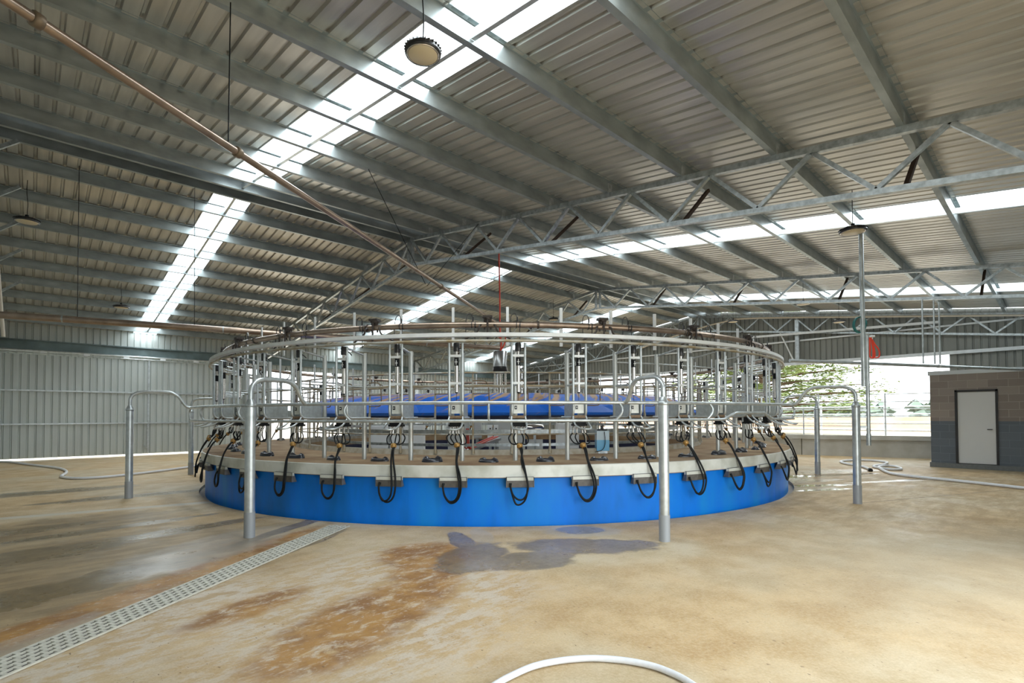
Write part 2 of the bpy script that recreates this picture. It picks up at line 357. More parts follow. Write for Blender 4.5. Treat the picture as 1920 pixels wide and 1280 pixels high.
# ground outside
struct(MB().add([(-160,-160,-.06),(200,-160,-.06),(200,200,-.06),(-160,200,-.06)], [(0,1,2,3)]).build('ground', mat('pale_gravel_yard', (.60, .52, .42), .9, 0, noise=.2, nscale=1.5)))

PIT = .2055
def profile(a, b, off=0.):
    """trapezoidal ribbed sheet profile: list of (coordinate, height)"""
    out = []; k = math.ceil((a-off)/PIT-.5); x = a; out.append((a, 0))
    c = off+k*PIT
    while c < b-.03:
        if c > a+.03:
            out += [(c-.03, 0), (c-.014, .034), (c+.014, .034), (c+.03, 0)]
        c += PIT
    out.append((b, 0)); return out
def roof_run(x0, x1, y0, y1):
    pr = profile(x0, x1); vs = []; fs = []
    for y in (y0, y1):
        for x, h in pr: vs.append((x, y, S(y)+.2+h))
    n = len(pr)
    for i in range(n-1): fs.append((i, i+1, n+i+1, n+i))
    return vs, fs
edges = [XL]+[v for s_ in SKYL for v in s_]+[XG+.02]
near, far = (YN-.35, YR-.5), (YR+.5, YW+.05)
for k, (yy, nm) in enumerate(((near, 'near'), (far, 'far'))):
    mb = MB()
    for i in range(0, len(edges), 2):
        mb.add(*roof_run(edges[i]-.04 if i else edges[i], edges[i+1]+.04 if i < 6 else edges[i+1], *yy))
    o = mb.build('ceiling', ROOFM); struct(o)
    md = o.modifiers.new('t', 'SOLIDIFY'); md.thickness = .001; md.offset = 1
struct(MB().add([(XL,YR-.62,S(YR-.62)+.245),(XG,YR-.62,S(YR-.62)+.245),(XG,YR,S(YR)+.26),(XL,YR,S(YR)+.26),(XL,YR+.62,S(YR+.62)+.245),(XG,YR+.62,S(YR+.62)+.245)], [(0,1,2,3),(3,2,5,4)]).build('trim_2', mat('ridge_capping', (.2, .21, .21), .6, .2)))
# translucent skylight sheets
pm = bpy.data.materials.new('translucent_roof_sheet'); pm.use_nodes = True; nt = pm.node_tree; nt.nodes.remove(nt.nodes['Principled BSDF'])
tl = nt.nodes.new('ShaderNodeBsdfTranslucent'); tl.inputs[0].default_value = (.9, .94, .95, 1); nt.links.new(tl.outputs[0], nt.nodes['Material Output'].inputs[0])
wn = 0
for a, b in SKYL:
    for yy in (near, far):
        wn += 1; struct(MB().add(*roof_run(a, b, *yy)).build('window_%d' % wn, pm))

def wall_sheet(name, axis, const, a, b, zf0, zf1, m, gap=0.0, rib=-1, off=0.):
    """vertical ribbed sheet on plane axis=const from a to b; zf1 may be a function"""
    pr = profile(a, b, off); vs = []; n = len(pr)
    for top in (0, 1):
        for c, h in pr:
            z = (zf1(c) if callable(zf1) else zf1) if top else (zf0(c) if callable(zf0) else zf0)
            if axis == 'Y': vs.append((c, const+rib*h, z))
            else: vs.append((const+rib*h, c, z))
    o = MB().add(vs, [(i, i+1, n+i+1, n+i) for i in range(n-1)]).build(name, m)
    md = o.modifiers.new('t', 'SOLIDIFY'); md.thickness = .002; md.offset = 0
    return struct(o)
zE = S(YW)+.232
wall_sheet('wall_left', 'Y', YW, XL, 6.95, 3.6, zE, WALLM, rib=1)
wall_sheet('wall_left', 'Y', YW, 6.95, 11.4, 3.62, zE, WALLM, rib=1)
wall_sheet('wall_left', 'Y', YW, 11.4, XG, 0, zE, WALLM, rib=1)
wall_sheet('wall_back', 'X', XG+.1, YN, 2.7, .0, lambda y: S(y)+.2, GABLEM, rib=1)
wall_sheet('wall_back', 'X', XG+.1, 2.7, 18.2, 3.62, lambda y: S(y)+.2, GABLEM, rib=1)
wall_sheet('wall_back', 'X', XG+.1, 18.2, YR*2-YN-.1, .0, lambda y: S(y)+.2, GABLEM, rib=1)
wall_sheet('wall_right', 'X', XL, YN, YW, 0, lambda y: S(y)+.2, WALLM, rib=1)
wall_sheet('wall_front', 'Y', YN-.02, XL, .2, 0, S(YN)+.2, WALLM, rib=-1)
wall_sheet('wall_front', 'Y', YN-.02, .2, 7.4, 3.0, S(YN)+.2, WALLM, rib=-1)  # unseen wall; its bay opening is shaped to light the drum front
wall_sheet('wall_front', 'Y', YN-.02, 7.4, XG, 0, S(YN)+.2, WALLM, rib=-1)

# big sliding door on the left wall, daylight under it
sd = empty('sliding_door', (3.3, YW-.14, .07))
pr = profile(-4.15, 3.55, .1); n_ = len(pr)
o = MB().add([(c, -.02+h, z) for z in (0, 3.62) for c, h in pr], [(i, i+1, n_+i+1, n_+i) for i in range(n_-1)]).build('door_sheet', WALLM, sd)
fr = MB()
for z in (1.19, 2.36): fr.bar((-4.15, -.065, z), (3.55, -.065, z), .07, .05)
for x in (-4.1, .05, 3.5): fr.bar((x, -.065, 0), (x, -.065, 3.62), .05, .05)
fr.build('door_frame', GTUBE, sd)
MB().bar((-.12, -.08, .35), (.02, -.08, .22), .02, .03).bar((.02, -.08, .2), (.02, -.08, 1.15), .025, .025).build('door_bolt', GALV, sd)
for k, x in enumerate((.29, 1.47, 2.64, 3.81, 4.96, 6.2)):
    MB().box((x-3.3-.09, -.09, 3.64), (x-3.3+.09, -.03, 3.74)).build('roller', BAND, sd)
tag(sd, 'wide ribbed metal sliding door in the left wall with daylight showing under it', 'door')
tr = MB().tube([(XL+.1, YW-.2, 3.82), (7.6, YW-.2, 3.82)], .035).tube([(XL+.1, YW-.24, 3.74), (7.6, YW-.24, 3.70)], .02, 6)
tag(tr.build('door_track', GTUBE), 'galvanised track tube over the sliding door below the eave beam', 'track')
tag(MB().box((XL, YW-.12, 3.86), (XG, YW-.06, 4.19)).box((XL, YW-.2, 4.16), (XG, YW-.06, 4.20)).box((XL, YW-.2, 3.85), (XG, YW-.06, 3.88)).build('eave_beam', mat('shaded_galvanised_beam', (.17, .225, .23), .45, .5, noise=.35, nscale=2)), 'deep galvanised beam along the top of the left wall under the roof', 'beam')  # darker galvanising: the weak light on the beam is put into its colour
gt = MB()
for z in (.5, 2.45): gt.bar((11.4, YW-.06, z), (XG, YW-.06, z), .06, .1)
struct(gt.build('trim_3', GALV))
gt = MB().box((XG-.02, YN, 3.60), (XG+.05, YW, 3.72)).box((XG-.08, YN, 3.60), (XG+.05, YW, 3.62)).box((XG-.02, YN, 4.6), (XG+.05, YW, 4.66))
tag(gt.build('wall_girt', BAND), 'pale steel girt over the wide yard opening in the back gable wall', 'beam')

# ------------------------------------------------------------------ purlins
def purlin(Y, label):
    z = S(Y); w_ = .0025
    prof = [(0, 0), (.072, 0), (.072, .016), (.072-w_, .016), (.072-w_, w_), (w_, w_), (w_, .2), (-.07, .2), (-.07, .186), (-.07+w_, .186), (-.07+w_, .2-w_), (0, .2-w_)]
    vs = [(x, y, zz) for x in (0, XG-XL) for y, zz in prof]; n = len(prof)
    fs = [(i, (i+1) % n, n+(i+1) % n, n+i) for i in range(n)]
    o = MB().add(vs, fs).build('roof_purlin', GALVP, None, (XL, Y, z)); tag(o, label, 'purlin', 'roof purlins'); return o
pn = [1.19+1.395*i for i in range(8)]
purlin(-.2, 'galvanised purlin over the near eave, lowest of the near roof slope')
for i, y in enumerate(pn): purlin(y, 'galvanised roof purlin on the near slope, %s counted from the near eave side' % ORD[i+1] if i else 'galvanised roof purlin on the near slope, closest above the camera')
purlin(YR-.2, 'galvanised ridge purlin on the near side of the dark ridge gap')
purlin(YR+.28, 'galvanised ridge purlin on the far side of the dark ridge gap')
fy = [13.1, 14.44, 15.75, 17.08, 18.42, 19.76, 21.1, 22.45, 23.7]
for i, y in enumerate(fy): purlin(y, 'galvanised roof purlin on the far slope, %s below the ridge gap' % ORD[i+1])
# bridging channels across the skylight bays
br_label = {0: 'left skylight strip', 1: 'middle skylight strip', 2: 'distant right skylight strip'}
allY = [-.2]+pn+[YR-.2]
for si, xb in enumerate((3.2, 11.45, 19.65)):
    for run, ys in (('near', [-.2]+pn+[YR-.2]), ('far', [YR+.28]+fy)):
        for i in range(len(ys)-1):
            y0, y1 = ys[i]+.01, ys[i+1]-.005
            m = MB(); x = xb
            m.bar((x, y0, S(y0)+.045), (x, y1, S(y1)+.045), .05, .006).bar((x-.022, y0, S(y0)+.09), (x-.022, y1, S(y1)+.09), .006, .09)
            m.box((x-.03, y0, S(y0)-.0), (x+.03, y0+.02, S(y0)+.09))
            nm = ORD[i+1]
            lab = 'bridging channel under %s, %s roof slope, %s from the %s' % (br_label[si], run, nm, 'near eave' if run == 'near' else 'ridge')
            tag(m.build('bridging_channel', GTUBE), lab, 'bridging channel', 'bridging channels under the skylights')

# ------------------------------------------------------------------ trusses
def truss(X, label, braces=True):
    t = empty('roof_truss', (X, YR, 0)); dz = .73; y0, y1 = YN-YR, YW-YR-.05
    def top(y): return ZR-T*abs(y)-.045
    def bot(y): return ZR-T*abs(y)-dz
    for nm, f, h in (('top_chord', top, .085), ('bottom_chord', bot, .07)):
        MB().bar((0, y0, f(y0)), (0, -.04, f(.04)), .075, h).build(nm, GALV, t)
        MB().bar((0, .04, f(.04)), (0, y1, f(y1)), .075, h).build(nm, GALV, t)
    # web zigzag
    sgn = (-1, 1)
    for s_ in sgn:
        ylim = abs(y0) if s_ < 0 else y1; step = .69
        pts = [(.35, 0), ]
        y = .07; up = True; P = []
        while y < ylim:
            P.append((y*s_, top(y)-.03 if up else bot(y)+.03)); y += step; up = not up
        for a, b in zip(P[:-1], P[1:]):
            m = MB(); m.bar((0, a[0], a[1]), (0, b[0], b[1]), .055, .052); m.build('web_member', GALV, t)
    for yy in (-.09, .09): MB().bar((0, yy, bot(0)-.05), (0, yy, top(0)+.04), .08, .06).build('ridge_plate', GALV, t)
    # cleats that carry the purlins
    for y in [-.2]+pn+fy: MB().box((-.06, y-YR-.006, S(y)-.01), (.06, y-YR+.0, S(y)+.16)).build('purlin_cleat', GALV, t)
    for yy, nm in ((y0+.1, 'column'), (y1-.1, 'column')):
        MB().box((-.1, yy-.1, 0), (.1, yy+.1, top(yy)-.04)).build(nm, GTUBE, t)
    tag(t, label, 'roof truss', 'roof trusses')
    return t
truss(7.41, 'galvanised zigzag roof truss nearest the camera, crossing the upper right')
truss(15.6, 'galvanised zigzag roof truss in the middle, second from the camera')
truss(23.62, 'galvanised zigzag roof truss close against the back gable wall')
for X, who in ((7.41, 'the nearest truss'), (15.6, 'the middle truss')):
    ys = [pn[0], pn[2], pn[4], pn[6], fy[0], fy[2], fy[4], fy[6]]
    for i, y in enumerate(ys):
        m = MB(); zb = S(y)-.69
        m.bar((.03, 0, 0), (.82, -.01, S(y)+.02-zb), .05, .05)
        tag(m.build('knee_brace', DARKBR, None, (X, y, zb)), 'dark rusty brace on %s, %s from the near eave' % (who, ORD[i+1]), 'brace', 'dark braces on the trusses')
# rafter on the end wall behind the left edge, struts reach into the view
for i, y in enumerate((12.6, 14.3, 15.9, 17.6, 19.9)):
    z = S(y)
    tag(MB().bar((0, 0, -.5), (.62, 0, .03), .06, .06).build('fly_brace', GALV, None, (XL+.06, y-.5, z)), 'short grey brace at the left picture edge, %s from the ridge side' % ORD[i+1], 'brace', 'grey braces at the left edge')
# diagonal flat on the back gable
tag(MB().bar((23.45, 9.4, 4.95), (23.45, 2.9, 4.75), .03, .09).build('wall_brace', BAND), 'long pale tube running across the back gable wall behind the truss', 'brace')
tag(MB().bar((23.7, 7.6, 3.72), (23.7, 7.6, 5.5), .14, .14).build('wall_mullion', GTUBE), 'short steel post above the yard opening in the back gable wall', 'post')
tag(MB().tube([(23.66, 8.3, 5.1), (23.66, 7.75, 3.80)], .03).build('downpipe', BAND), 'slanting pale downpipe above the yard opening', 'pipe')
pc = smooth([(23.3, 15.0, 5.0), (23.3, 13.9, 5.25), (23.3, 12.0, 5.6), (23.3, 10.6, 5.78), (23.3, 9.4, 5.78), (23.3, 5, 5.22), (23.3, .5, 4.62)], 6)
tag(MB().tube(pc, .035).build('conduit', mat('cream_conduit', (.62, .56, .46), .4)), 'long cream conduit bending along the back gable wall under the roof', 'pipe')

# ------------------------------------------------------------------ block building
bb = empty('blockwork_room', (18.59, 2.54, 0))
BM = block_material()
Wd, Dp = 3.25, 4.2
# front wall with a door hole; local: x into building, y negative to the right
y_dl, y_dr = -.53, -1.40; zt = 2.14; zb = .13
m = MB().box((0, y_dl, zb), (.19, 0, 2.58)).box((0, -Wd, zb), (.19, y_dr, 2.58)).box((0, y_dr, zt), (.19, y_dl, 2.58)).box((.19, -.19, zb), (Dp, 0, 2.58)).box((Dp-.19, -Wd, zb), (Dp, -.19, 2.58))
m.build('block_walls', BM, bb)
MB().box((-.03, -Wd, 0), (Dp, .03, zb)).build('plinth', mat('grey_painted_plinth', (.2, .21, .21), .6, 0, noise=.15), bb)
MB().box((-.03, -Wd, 2.58), (Dp, .04, 2.69)).build('fascia', mat('pale_fascia', (.72, .77, .8), .5), bb)
fm = mat('dark_door_frame', (.03, .03, .032), .5)
MB().box((-.02, y_dl-.05, zb), (.12, y_dl, zt)).box((-.02, y_dr, zb), (.12, y_dr+.05, zt)).box((-.02, y_dr, zt-.05), (.12, y_dl, zt)).build('door_frame', fm, bb)
dr = MB().box((.03, y_dr+.055, zb+.015), (.075, y_dl-.055, zt-.055)).build('door', WHITEP, bb)
MB().tube([(.03, y_dr+.13, 1.07), (-.03, y_dr+.13, 1.07), (-.035, y_dr+.22, 1.07)], .011).lathe([(.02, 0), (.02, .01)], (.02, y_dr+.13, 1.065), 12).build('door_handle', BLACKP, dr)
tag(bb, 'small block room at the right, grey painted below, with a white door', 'building')
# low concrete wall beyond
cw = MB()
P0, P1 = Vector((20.75, 20, 0)), Vector((20.8, 6.9, 0)); P2 = Vector((22.3, 2.2, 0))
tag(MB().bar((20.9, 22, .3), (20.9, 6.6, .3), .2, .6).bar((20.9, 6.6, .3), (22.2, 2.3, .3), .2, .6).bar((20.88, 22, .67), (20.88, 6.58, .67), .26, .15).bar((20.88, 6.62, .67), (22.18, 2.3, .67), .26, .15).build('low_wall', CONC), 'low concrete wall below the yard opening left of the block room', 'wall')

# ------------------------------------------------------------------ ROTARY PLATFORM
N_ST = 48; DST = 2*pi/N_ST; T0 = .295
rot = empty('rotary_platform', (CX, CY, 0))
MB().ring([(6.795, -.2), (6.795, .66), (6.76, .66), (6.76, -.2)], smooth=False).build('drum', BLUE, rot)
MB().ring([(4.87, -.3), (4.9, -.3), (4.9, .64), (4.87, .64)]).build('underdeck_shade', NAVY, rot)  # added navy ring standing in for the shade under the far deck
MB().ring([(4.86, .64), (6.85, .64), (6.85, .812), (4.86, .812)]).build('deck', DECKT, rot)
MB().ring([(6.87, .65), (6.87, .805), (6.85, .812), (6.845, .65)]).build('deck_rim', DECKS, rot)
MB().ring([(4.86, .80), (5.06, .80), (5.04, .90), (4.88, .90)]).build('inner_kerb', mat('pale_kerb', (.5, .47, .40), .7, 0, col2=(.33, .27, .18), nscale=8), rot)
MB().ring([(6.72, 2.58), (6.75, 2.58), (6.75, 2.632), (6.72, 2.632)]).ring([(6.66, 2.58), (6.72, 2.58), (6.72, 2.586), (6.66, 2.586)]).build('overhead_band', BAND, rot)
MB().ringtube(6.74, 2.518, .02).build('overhead_rail', GDIRTY, rot)
MB().ringtube(6.1, 1.935, .014).build('middle_rail', GDIRTY, rot)
MB().ringtube(6.1, 2.31, .012, radians(120), radians(205), 60).build('upper_side_rail', GTUBE, rot)
MB().ringtube(6.48, 2.785, .043, k=12).build('milk_line', BROWNPIPE, rot)
MB().ringtube(5.08, 2.22, .016).ringtube(5.08, 1.975, .013).build('inner_rail', GDIRTY, rot)
MB().ringtube(5.05, 1.165, .013).build('lower_inner_rail', GDIRTY, rot)
# blue plastic shield round the centre, ribbed
m = MB(); prof = []
nseg = 192; vs = []; fs = []
for i in range(nseg):
    a = 2*pi*i/nseg; rr = .022 if i % 8 in (0, 1) else 0
    for R, z in ((4.98, 1.50), (5.0, 1.54), (4.82+rr, 1.66+rr), (4.5+rr, 1.82+rr), (4.22+rr, 1.90+rr*.5), (4.0, 1.92), (3.95, 1.86), (4.9, 1.48)):
        vs.append((R*sin(a), R*cos(a), z))
k = 8
for i in range(nseg):
    j = (i+1) % nseg
    for q in range(k): q2 = (q+1) % k; fs.append((i*k+q, j*k+q, j*k+q2, i*k+q2))
m.add(vs, fs, False).build('rump_shield', BLUEF, rot)
MB().ring([(4.70, 1.37), (4.76, 1.37), (4.76, 1.52), (4.70, 1.52)]).build('shield_skirt', NAVY, rot)  # band below the shield, its shadow painted in as navy
def ang(i): return AZ+pi-(i+T0)*DST     # compass angle seen from the centre
def place_local(a, R): return Vector((R*sin(a), R*cos(a), 0)), pi/2-a
# prototypes shared as data
def proto(name, mb, m, parent=rot): return mb.build(name, m, parent)
bracket = MB()
bracket.add([(0,-.185,.66),(.03,-.185,.66),(.03,.185,.66),(0,.185,.66),(-.06,-.185,.52),(.02,-.185,.52),(.02,.185,.52),(-.06,.185,.52)],
            [(0,1,2,3),(4,7,6,5),(0,4,5,1),(1,5,6,2),(2,6,7,3),(3,7,4,0)])
bracket.box((.022,-.19,.52),(.036,-.18,.655)).box((.022,.18,.52),(.036,.19,.655))
p_br = proto('hose_bracket', bracket, BRKT)
# pale upper lip of the bracket is bent from the rim steel
p_lip = proto('bracket_lip', MB().box((-.01,-.19,.612),(.036,.19,.655)), DECKS)
boot = MB()
bv = []; ns = 16
for ri, (rad, z) in enumerate(((1.0, .0), (1.0, .014), (.86, .034), (.55, .042), (.18, .022))):
    for q in range(ns):
        a = 2*pi*q/ns; hump = 1+.7*abs(sin(a))**2*(1 if 1 < ri < 4 else 0); bv.append((.085*rad*cos(a), .145*rad*sin(a), z*hump+(.012*cos(a*3) if ri == 3 else 0)))
boot.add(bv, [(r*ns+q, r*ns+(q+1) % ns, (r+1)*ns+(q+1) % ns, (r+1)*ns+q) for r in range(4) for q in range(ns)], True)
boot.add(bv[-ns:], [tuple(range(ns))])
p_boot = proto('rubber_boot', boot, mat('black_rubber_boot', (.02, .022, .03), .28, 0, coat=.3))
p_upr = proto('upright_bar', MB().box((-.004,-.02,0),(.004,.02,.58)).box((-.03,-.02,0),(-.004,-.014,.58)), BAND)
p_ip = proto('inner_post', MB().tube([(0,0,.0),(0,0,.05),(0,0,.12),(0,0,1.38)], [.036,.03,.018,.018], 8), GDIRTY)
val = MB().box((-.05,-.055,.075),(.05,.055,.10)).box((-.03,-.03,.03),(.03,.03,.08)).lathe([(.02,.04),(.05,.06),(.05,.085),(.02,.09)], (0,0,0), 12)
for s_ in (-1, 1):
    val.tube(smooth([(0, .06*s_, 0), (.05, .09*s_, -.02), (.05, .12*s_, -.09), (.03, .26*s_, -.17)], 4), .011, 6)
    val.tube([(0, .035*s_, -.055), (0, .035*s_, .07)], .012, 6)
val.tube([(.045, 0, .05), (.05, 0, -.18)], .011, 6)
p_val = proto('milk_line_valve', val, mat('dark_valve', (.05, .04, .035), .4, .3))
cl = MB().lathe([(.054,-.012),(.054,.012)], (0,0,0), 14)
cl2 = MB(); 
for y in (-.02, .03): cl2.ringtube(0, 0, .0, seg=3) if 0 else cl2.add([(.05*cos(2*pi*q/12)*k_, y+w_, .05*sin(2*pi*q/12)*k_) for w_ in (0, .012) for k_ in (1.0,) for q in range(12)], [(q, (q+1) % 12, 12+(q+1) % 12, 12+q) for q in range(12)], True)
cl2.tube([(0, .0, .05), (0, .0, .11)], .012, 6).tube(smooth([(0, .0, .1), (.0, -.03, .16), (0, -.08, .14), (0, -.10, .05), (.02, -.10, -.12)], 4), .006, 5).tube([(.04, .03, .0), (.045, .035, -.3)], .006, 5)
p_clamp = proto('cable_clamp', cl2, BLACKP)
flange = MB().add([(.056*cos(2*pi*q/14)*1.0, w_, .056*sin(2*pi*q/14)) for w_ in (-.015, .015) for q in range(14)], [(q, (q+1) % 14, 14+(q+1) % 14, 14+q) for q in range(14)]+[tuple(range(14)), tuple(range(14, 28))])
p_fl = proto('pipe_joint', flange, mat('dark_joint', (.07, .055, .045), .4, .5))
protos = [p_br, p_lip, p_boot, p_upr, p_ip, p_val, p_clamp, p_fl]
used = set()
def put(p, a, R, z=0, dt=0.):
    o = p if p not in used else p.copy()
    if p in used: COL.objects.link(o)
    used.add(p); o.parent = rot
    v, rz = place_local(a, R); v = v+Vector((cos(rz+pi/2), sin(rz+pi/2), 0))*dt
    o.location = (v.x, v.y, z); o.rotation_euler = (0, 0, rz); return o
for i in range(N_ST):
    a = ang(i)
    put(p_br, a, 6.87); put(p_lip, a, 6.87)
    bo = put(p_boot, ang(i+.5), 6.33, .812); s_ = random.uniform(.85, 1.15); bo.scale = (s_, random.uniform(.9, 1.25), random.uniform(.8, 1.2)); bo.rotation_euler.z += random.uniform(-.3, .3)
    put(p_upr, a, 6.2, 2.52, -.125); put(p_ip, a, 5.05, .84)
    if i % 2 == 0:
        vv = put(p_val, ang(i-.5), 6.48, 2.785); vv.scale = (1.25, 1.25, 1.25)
    put(p_clamp, ang(i-.0+.25*(i % 2)), 6.48, 2.785)
    if i % 3 == 0: put(p_fl, ang(i+.35), 6.48, 2.785)
tag(rot, 'large round rotary milking platform with a blue drum in the middle of the shed', 'milking platform')

# ------------------------------------------------------------------ milking stalls (local: +x outwards, +y clockwise = right seen from outside)
def make_stall():
    t = empty('milking_stall', (0, 0, 0)); R0 = 6.6
    for s_ in (-1, 1):
        y = .093*s_
        MB().tube([(.07, y, 2.50), (.07, y, 1.56), (.065, y, 1.52), (.045, y, 1.485), (.015, y, 1.462), (-.02, y, 1.455), (-.5, y, 1.455)], .0175, 8).build('frame_tube', GTUBE, t)
        # side plate with a rounded lower front corner
        pv = [(.05, 1.66), (.05, 1.54), (.035, 1.495), (.0, 1.468), (-.05, 1.462), (-.34, 1.462), (-.34, 1.66)]
        vs = [(x, y+.006*s_, z) for x, z in pv]+[(x, y+.010*s_, z) for x, z in pv]; n = len(pv)
        MB().add(vs, [tuple(range(n)), tuple(range(n, 2*n))]+[(i, (i+1) % n, n+(i+1) % n, n+i) for i in range(n)]).build('side_plate', mat('side_plate_steel', (.50, .55, .55), .42, .5, noise=.2), t)
    MB().box((.062, -.093, 2.306), (.07, .093, 2.338)).build('crossbar', BAND, t)
    MB().box((.062, -.093, 1.922), (.07, .093, 1.954)).build('crossbar', BAND, t)
    MB().tube([(-.5, -.01, .812), (-.5, -.01, 2.47)], .036, 12).build('main_post', mat('stall_post', (.56, .58, .56), .38, .6, col2=(.40, .31, .19), nscale=2.2, thr=(.30, .44)), t)
    MB().tube([(-.47, -.01, 1.935), (.06, -.02, 1.935)], .012, 6).build('stay', GTUBE, t); MB().tube([(-.47, -.01, 2.44), (.1, -.01, 2.52)], .014, 6).build('stay', GTUBE, t)
    cyl = MB().tube([(.02, 0, 2.185), (.02, 0, 1.815)], .0315, 14).build('jetter_cylinder', STEEL, t)
    MB().tube([(.02, 0, 2.385), (.02, 0, 2.29)], .024, 10).build('cylinder_rod', STEEL, cyl)
    MB().tube([(.02, 0, 2.505), (.02, 0, 2.49), (.02, 0, 2.40), (.02, 0, 2.385)], [.038, .044, .044, .04], 14).tube([(.02, .03, 2.43), (.02, .07, 2.43), (.0, .09, 2.41), (-.03, .10, 2.38)], .009, 6).build('cylinder_cap', BLACKP, cyl)
    MB().tube([(.02, 0, 2.30), (.02, 0, 2.185)], .0325, 14).build('cylinder_collar', BLACK, cyl)
    MB().tube([(.02, 0, 1.818), (.02, 0, 1.80)], .02, 10).build('cylinder_foot', BLACK, cyl)
    MB().box((.051, -.018, 2.232), (.056, .018, 2.242)).box((.051, -.004, 2.2), (.056, .004, 2.275)).build('collar_mark', WHITEP, cyl)
    MB().tube([(.02, 0, 1.80), (.02, 0, 1.64)], .003, 5).build('pull_cord', BLACK, cyl)
    bx = MB().box((-.06, -.072, 1.515), (.04, .072, 1.665)).build('control_box', CREAM, t)
    MB().box((.04, -.055, 1.572), (.048, -.02, 1.622)).build('button', BLACKP, bx)
    MB().tube([(.046, -.038, 1.598), (.053, -.038, 1.598)], .008, 8).build('button_light', WHITEP, bx)
    MB().box((-.1, -.088, 1.445), (.06, .088, 1.485)).build('base_plate', RUSTY, t)
    MB().tube(smooth([(.06, -.093, 1.47), (.10, -.10, 1.42), (.2, -.10, 1.345), (.33, -.075, 1.305), (.38, 0, 1.30), (.33, .075, 1.305), (.2, .10, 1.345), (.10, .10, 1.42), (.06, .093, 1.47)], 4), .0135, 8).build('teat_cup_hoop', GTUBE, t)
    MB().tube(smooth([(-.5, 0, 1.448), (-1.0, -.0, 1.44), (-1.48, 0, 1.44), (-1.53, 0, 1.47), (-1.535, 0, 1.53)], 3), .016, 8).build('bail_divider', GDIRTY, t)
    hp = MB().tube(smooth([(-1.53, 0, 1.66), (-1.53, .2, 1.66), (-1.53, .27, 1.69), (-1.53, .28, 1.80), (-1.53, .26, 2.02), (-1.53, .18, 2.08), (-1.53, .0, 2.08)], 3), .01, 6).tube([(-1.53, 0, 1.86), (-1.53, .27, 1.86)], .01, 6)
    hp.build('rump_hoop', mat('rusty_hoop', (.22, .16, .10), .6, .3), t)
    return t
def make_cluster(v):
    """one set of milking cups on its claw, hoses looping over the deck edge"""
    rnd = random.Random(v); t = empty('milking_cluster', (0, 0, 0))
    sx = rnd.uniform(-.02, .02); sy = rnd.uniform(-.015, .03); zc = 1.075+rnd.uniform(-.012, .012)
    MB().box((-.02, -.10, 1.335), (.10, .10, 1.365)).box((.0, -.09, 1.365), (.08, .09, 1.445)).build('cup_holder', BLACK, t)
    claw = MB().lathe([(.004, -.062), (.014, -.055), (.016, -.04), (.040, -.03), (.044, .0), (.036, .024), (.012, .034)], (.13+sx, sy, zc), 14).build('claw_bowl', BRASS, t)
    cups = [(-.082, .02), (-.04, .05), (.034, .05), (.078, .02), (-.004, .0)][:5 if v % 3 else 4]
    for k, (y, x) in enumerate(cups):
        dx = (.0); MB().tube([(x, y, 1.335), (x+.015, y*1.15, 1.235)], .0125, 8).build('teat_cup', STEEL, t)
        q = smooth([(x+.015, y*1.15, 1.24), (x+.03, y*1.55+.01*(1 if y > 0 else -1), 1.18), (.07+sx, y*1.5+sy, 1.11), (.10+sx, y*.9+sy, 1.085), (.125+sx, y*.3+sy, zc+.03)], 4)
        MB().tube(q, .0095, 6).build('short_tube', BLACK, t)
    for k in (0, 1):
        d = .02*k; l = rnd.uniform(-.03, .02)*1.2 - .03*k; sw = rnd.uniform(-.02, .02)
        q = smooth([(.13+sx, sy+d, zc-.01), (.19, sy+.01+d, 1.0), (.27, .04+sw, .86), (.33, .07+sw+d, .70), (.37, .095+sw+d, .55), (.37, .08+sw+d*.5, .45+l), (.37, .03+sw, .375+l), (.37, -.04+sw, .37+l), (.36, -.10, .43+l*.5), (.33, -.13, .52), (.30, -.135+d*.6, .575)], 5)
        MB().tube(q, .0128, 8).build('milk_hose', BLACK, t)
    return t
st0 = make_stall(); cl_p = [make_cluster(v) for v in range(5)]; cl_used = [False]*5; st_used = False
def land(i):
    if i >= 0: return '%s to the right of' % ORD[i+1] if i < 12 else ''
    return '%s to the left of' % ORD[-i]
for k in range(N_ST):
    i = k if k <= 24 else k-48
    a = ang(i); v, rz = place_local(a, 6.6); loc = (CX+v.x, CY+v.y, 0)
    s = st0 if not st_used else copy_tree(st0); st_used = True
    s.location = loc; s.rotation_euler = (0, 0, rz)
    q = (i*7+3) % 5; c = cl_p[q] if not cl_used[q] else copy_tree(cl_p[q]); cl_used[q] = True
    c.location = loc; c.rotation_euler = (0, 0, rz)
    if -6 <= i <= 8:
        tag(s, 'steel stall frame, %s the middle guard rail strut' % land(i), 'milking stall', 'milking stalls round the platform')
        tag(c, 'milking cups with looped hoses, %s the middle guard rail strut' % land(i), 'milking cluster', 'milking clusters hanging on the stalls')
    elif 8 < i <= 12 or -10 <= i < -6:
        sd_ = 'right' if i > 0 else 'left'
        tag(s, 'steel stall frame crowded among others at the far %s end of the platform' % sd_, 'milking stall', 'stalls bunched at the %s end' % sd_)
        tag(c, 'milking cups and black hoses bunched at the far %s end of the platform' % sd_, 'milking cluster', 'clusters bunched at the %s end' % sd_)
    else:
        tag(s, 'steel stall frame on the back half of the platform, seen through the front ones', 'milking stall', 'stalls on the back half')
        tag(c, 'milking cups on the back half of the platform, seen through the front ones', 'milking cluster', 'clusters on the back half')

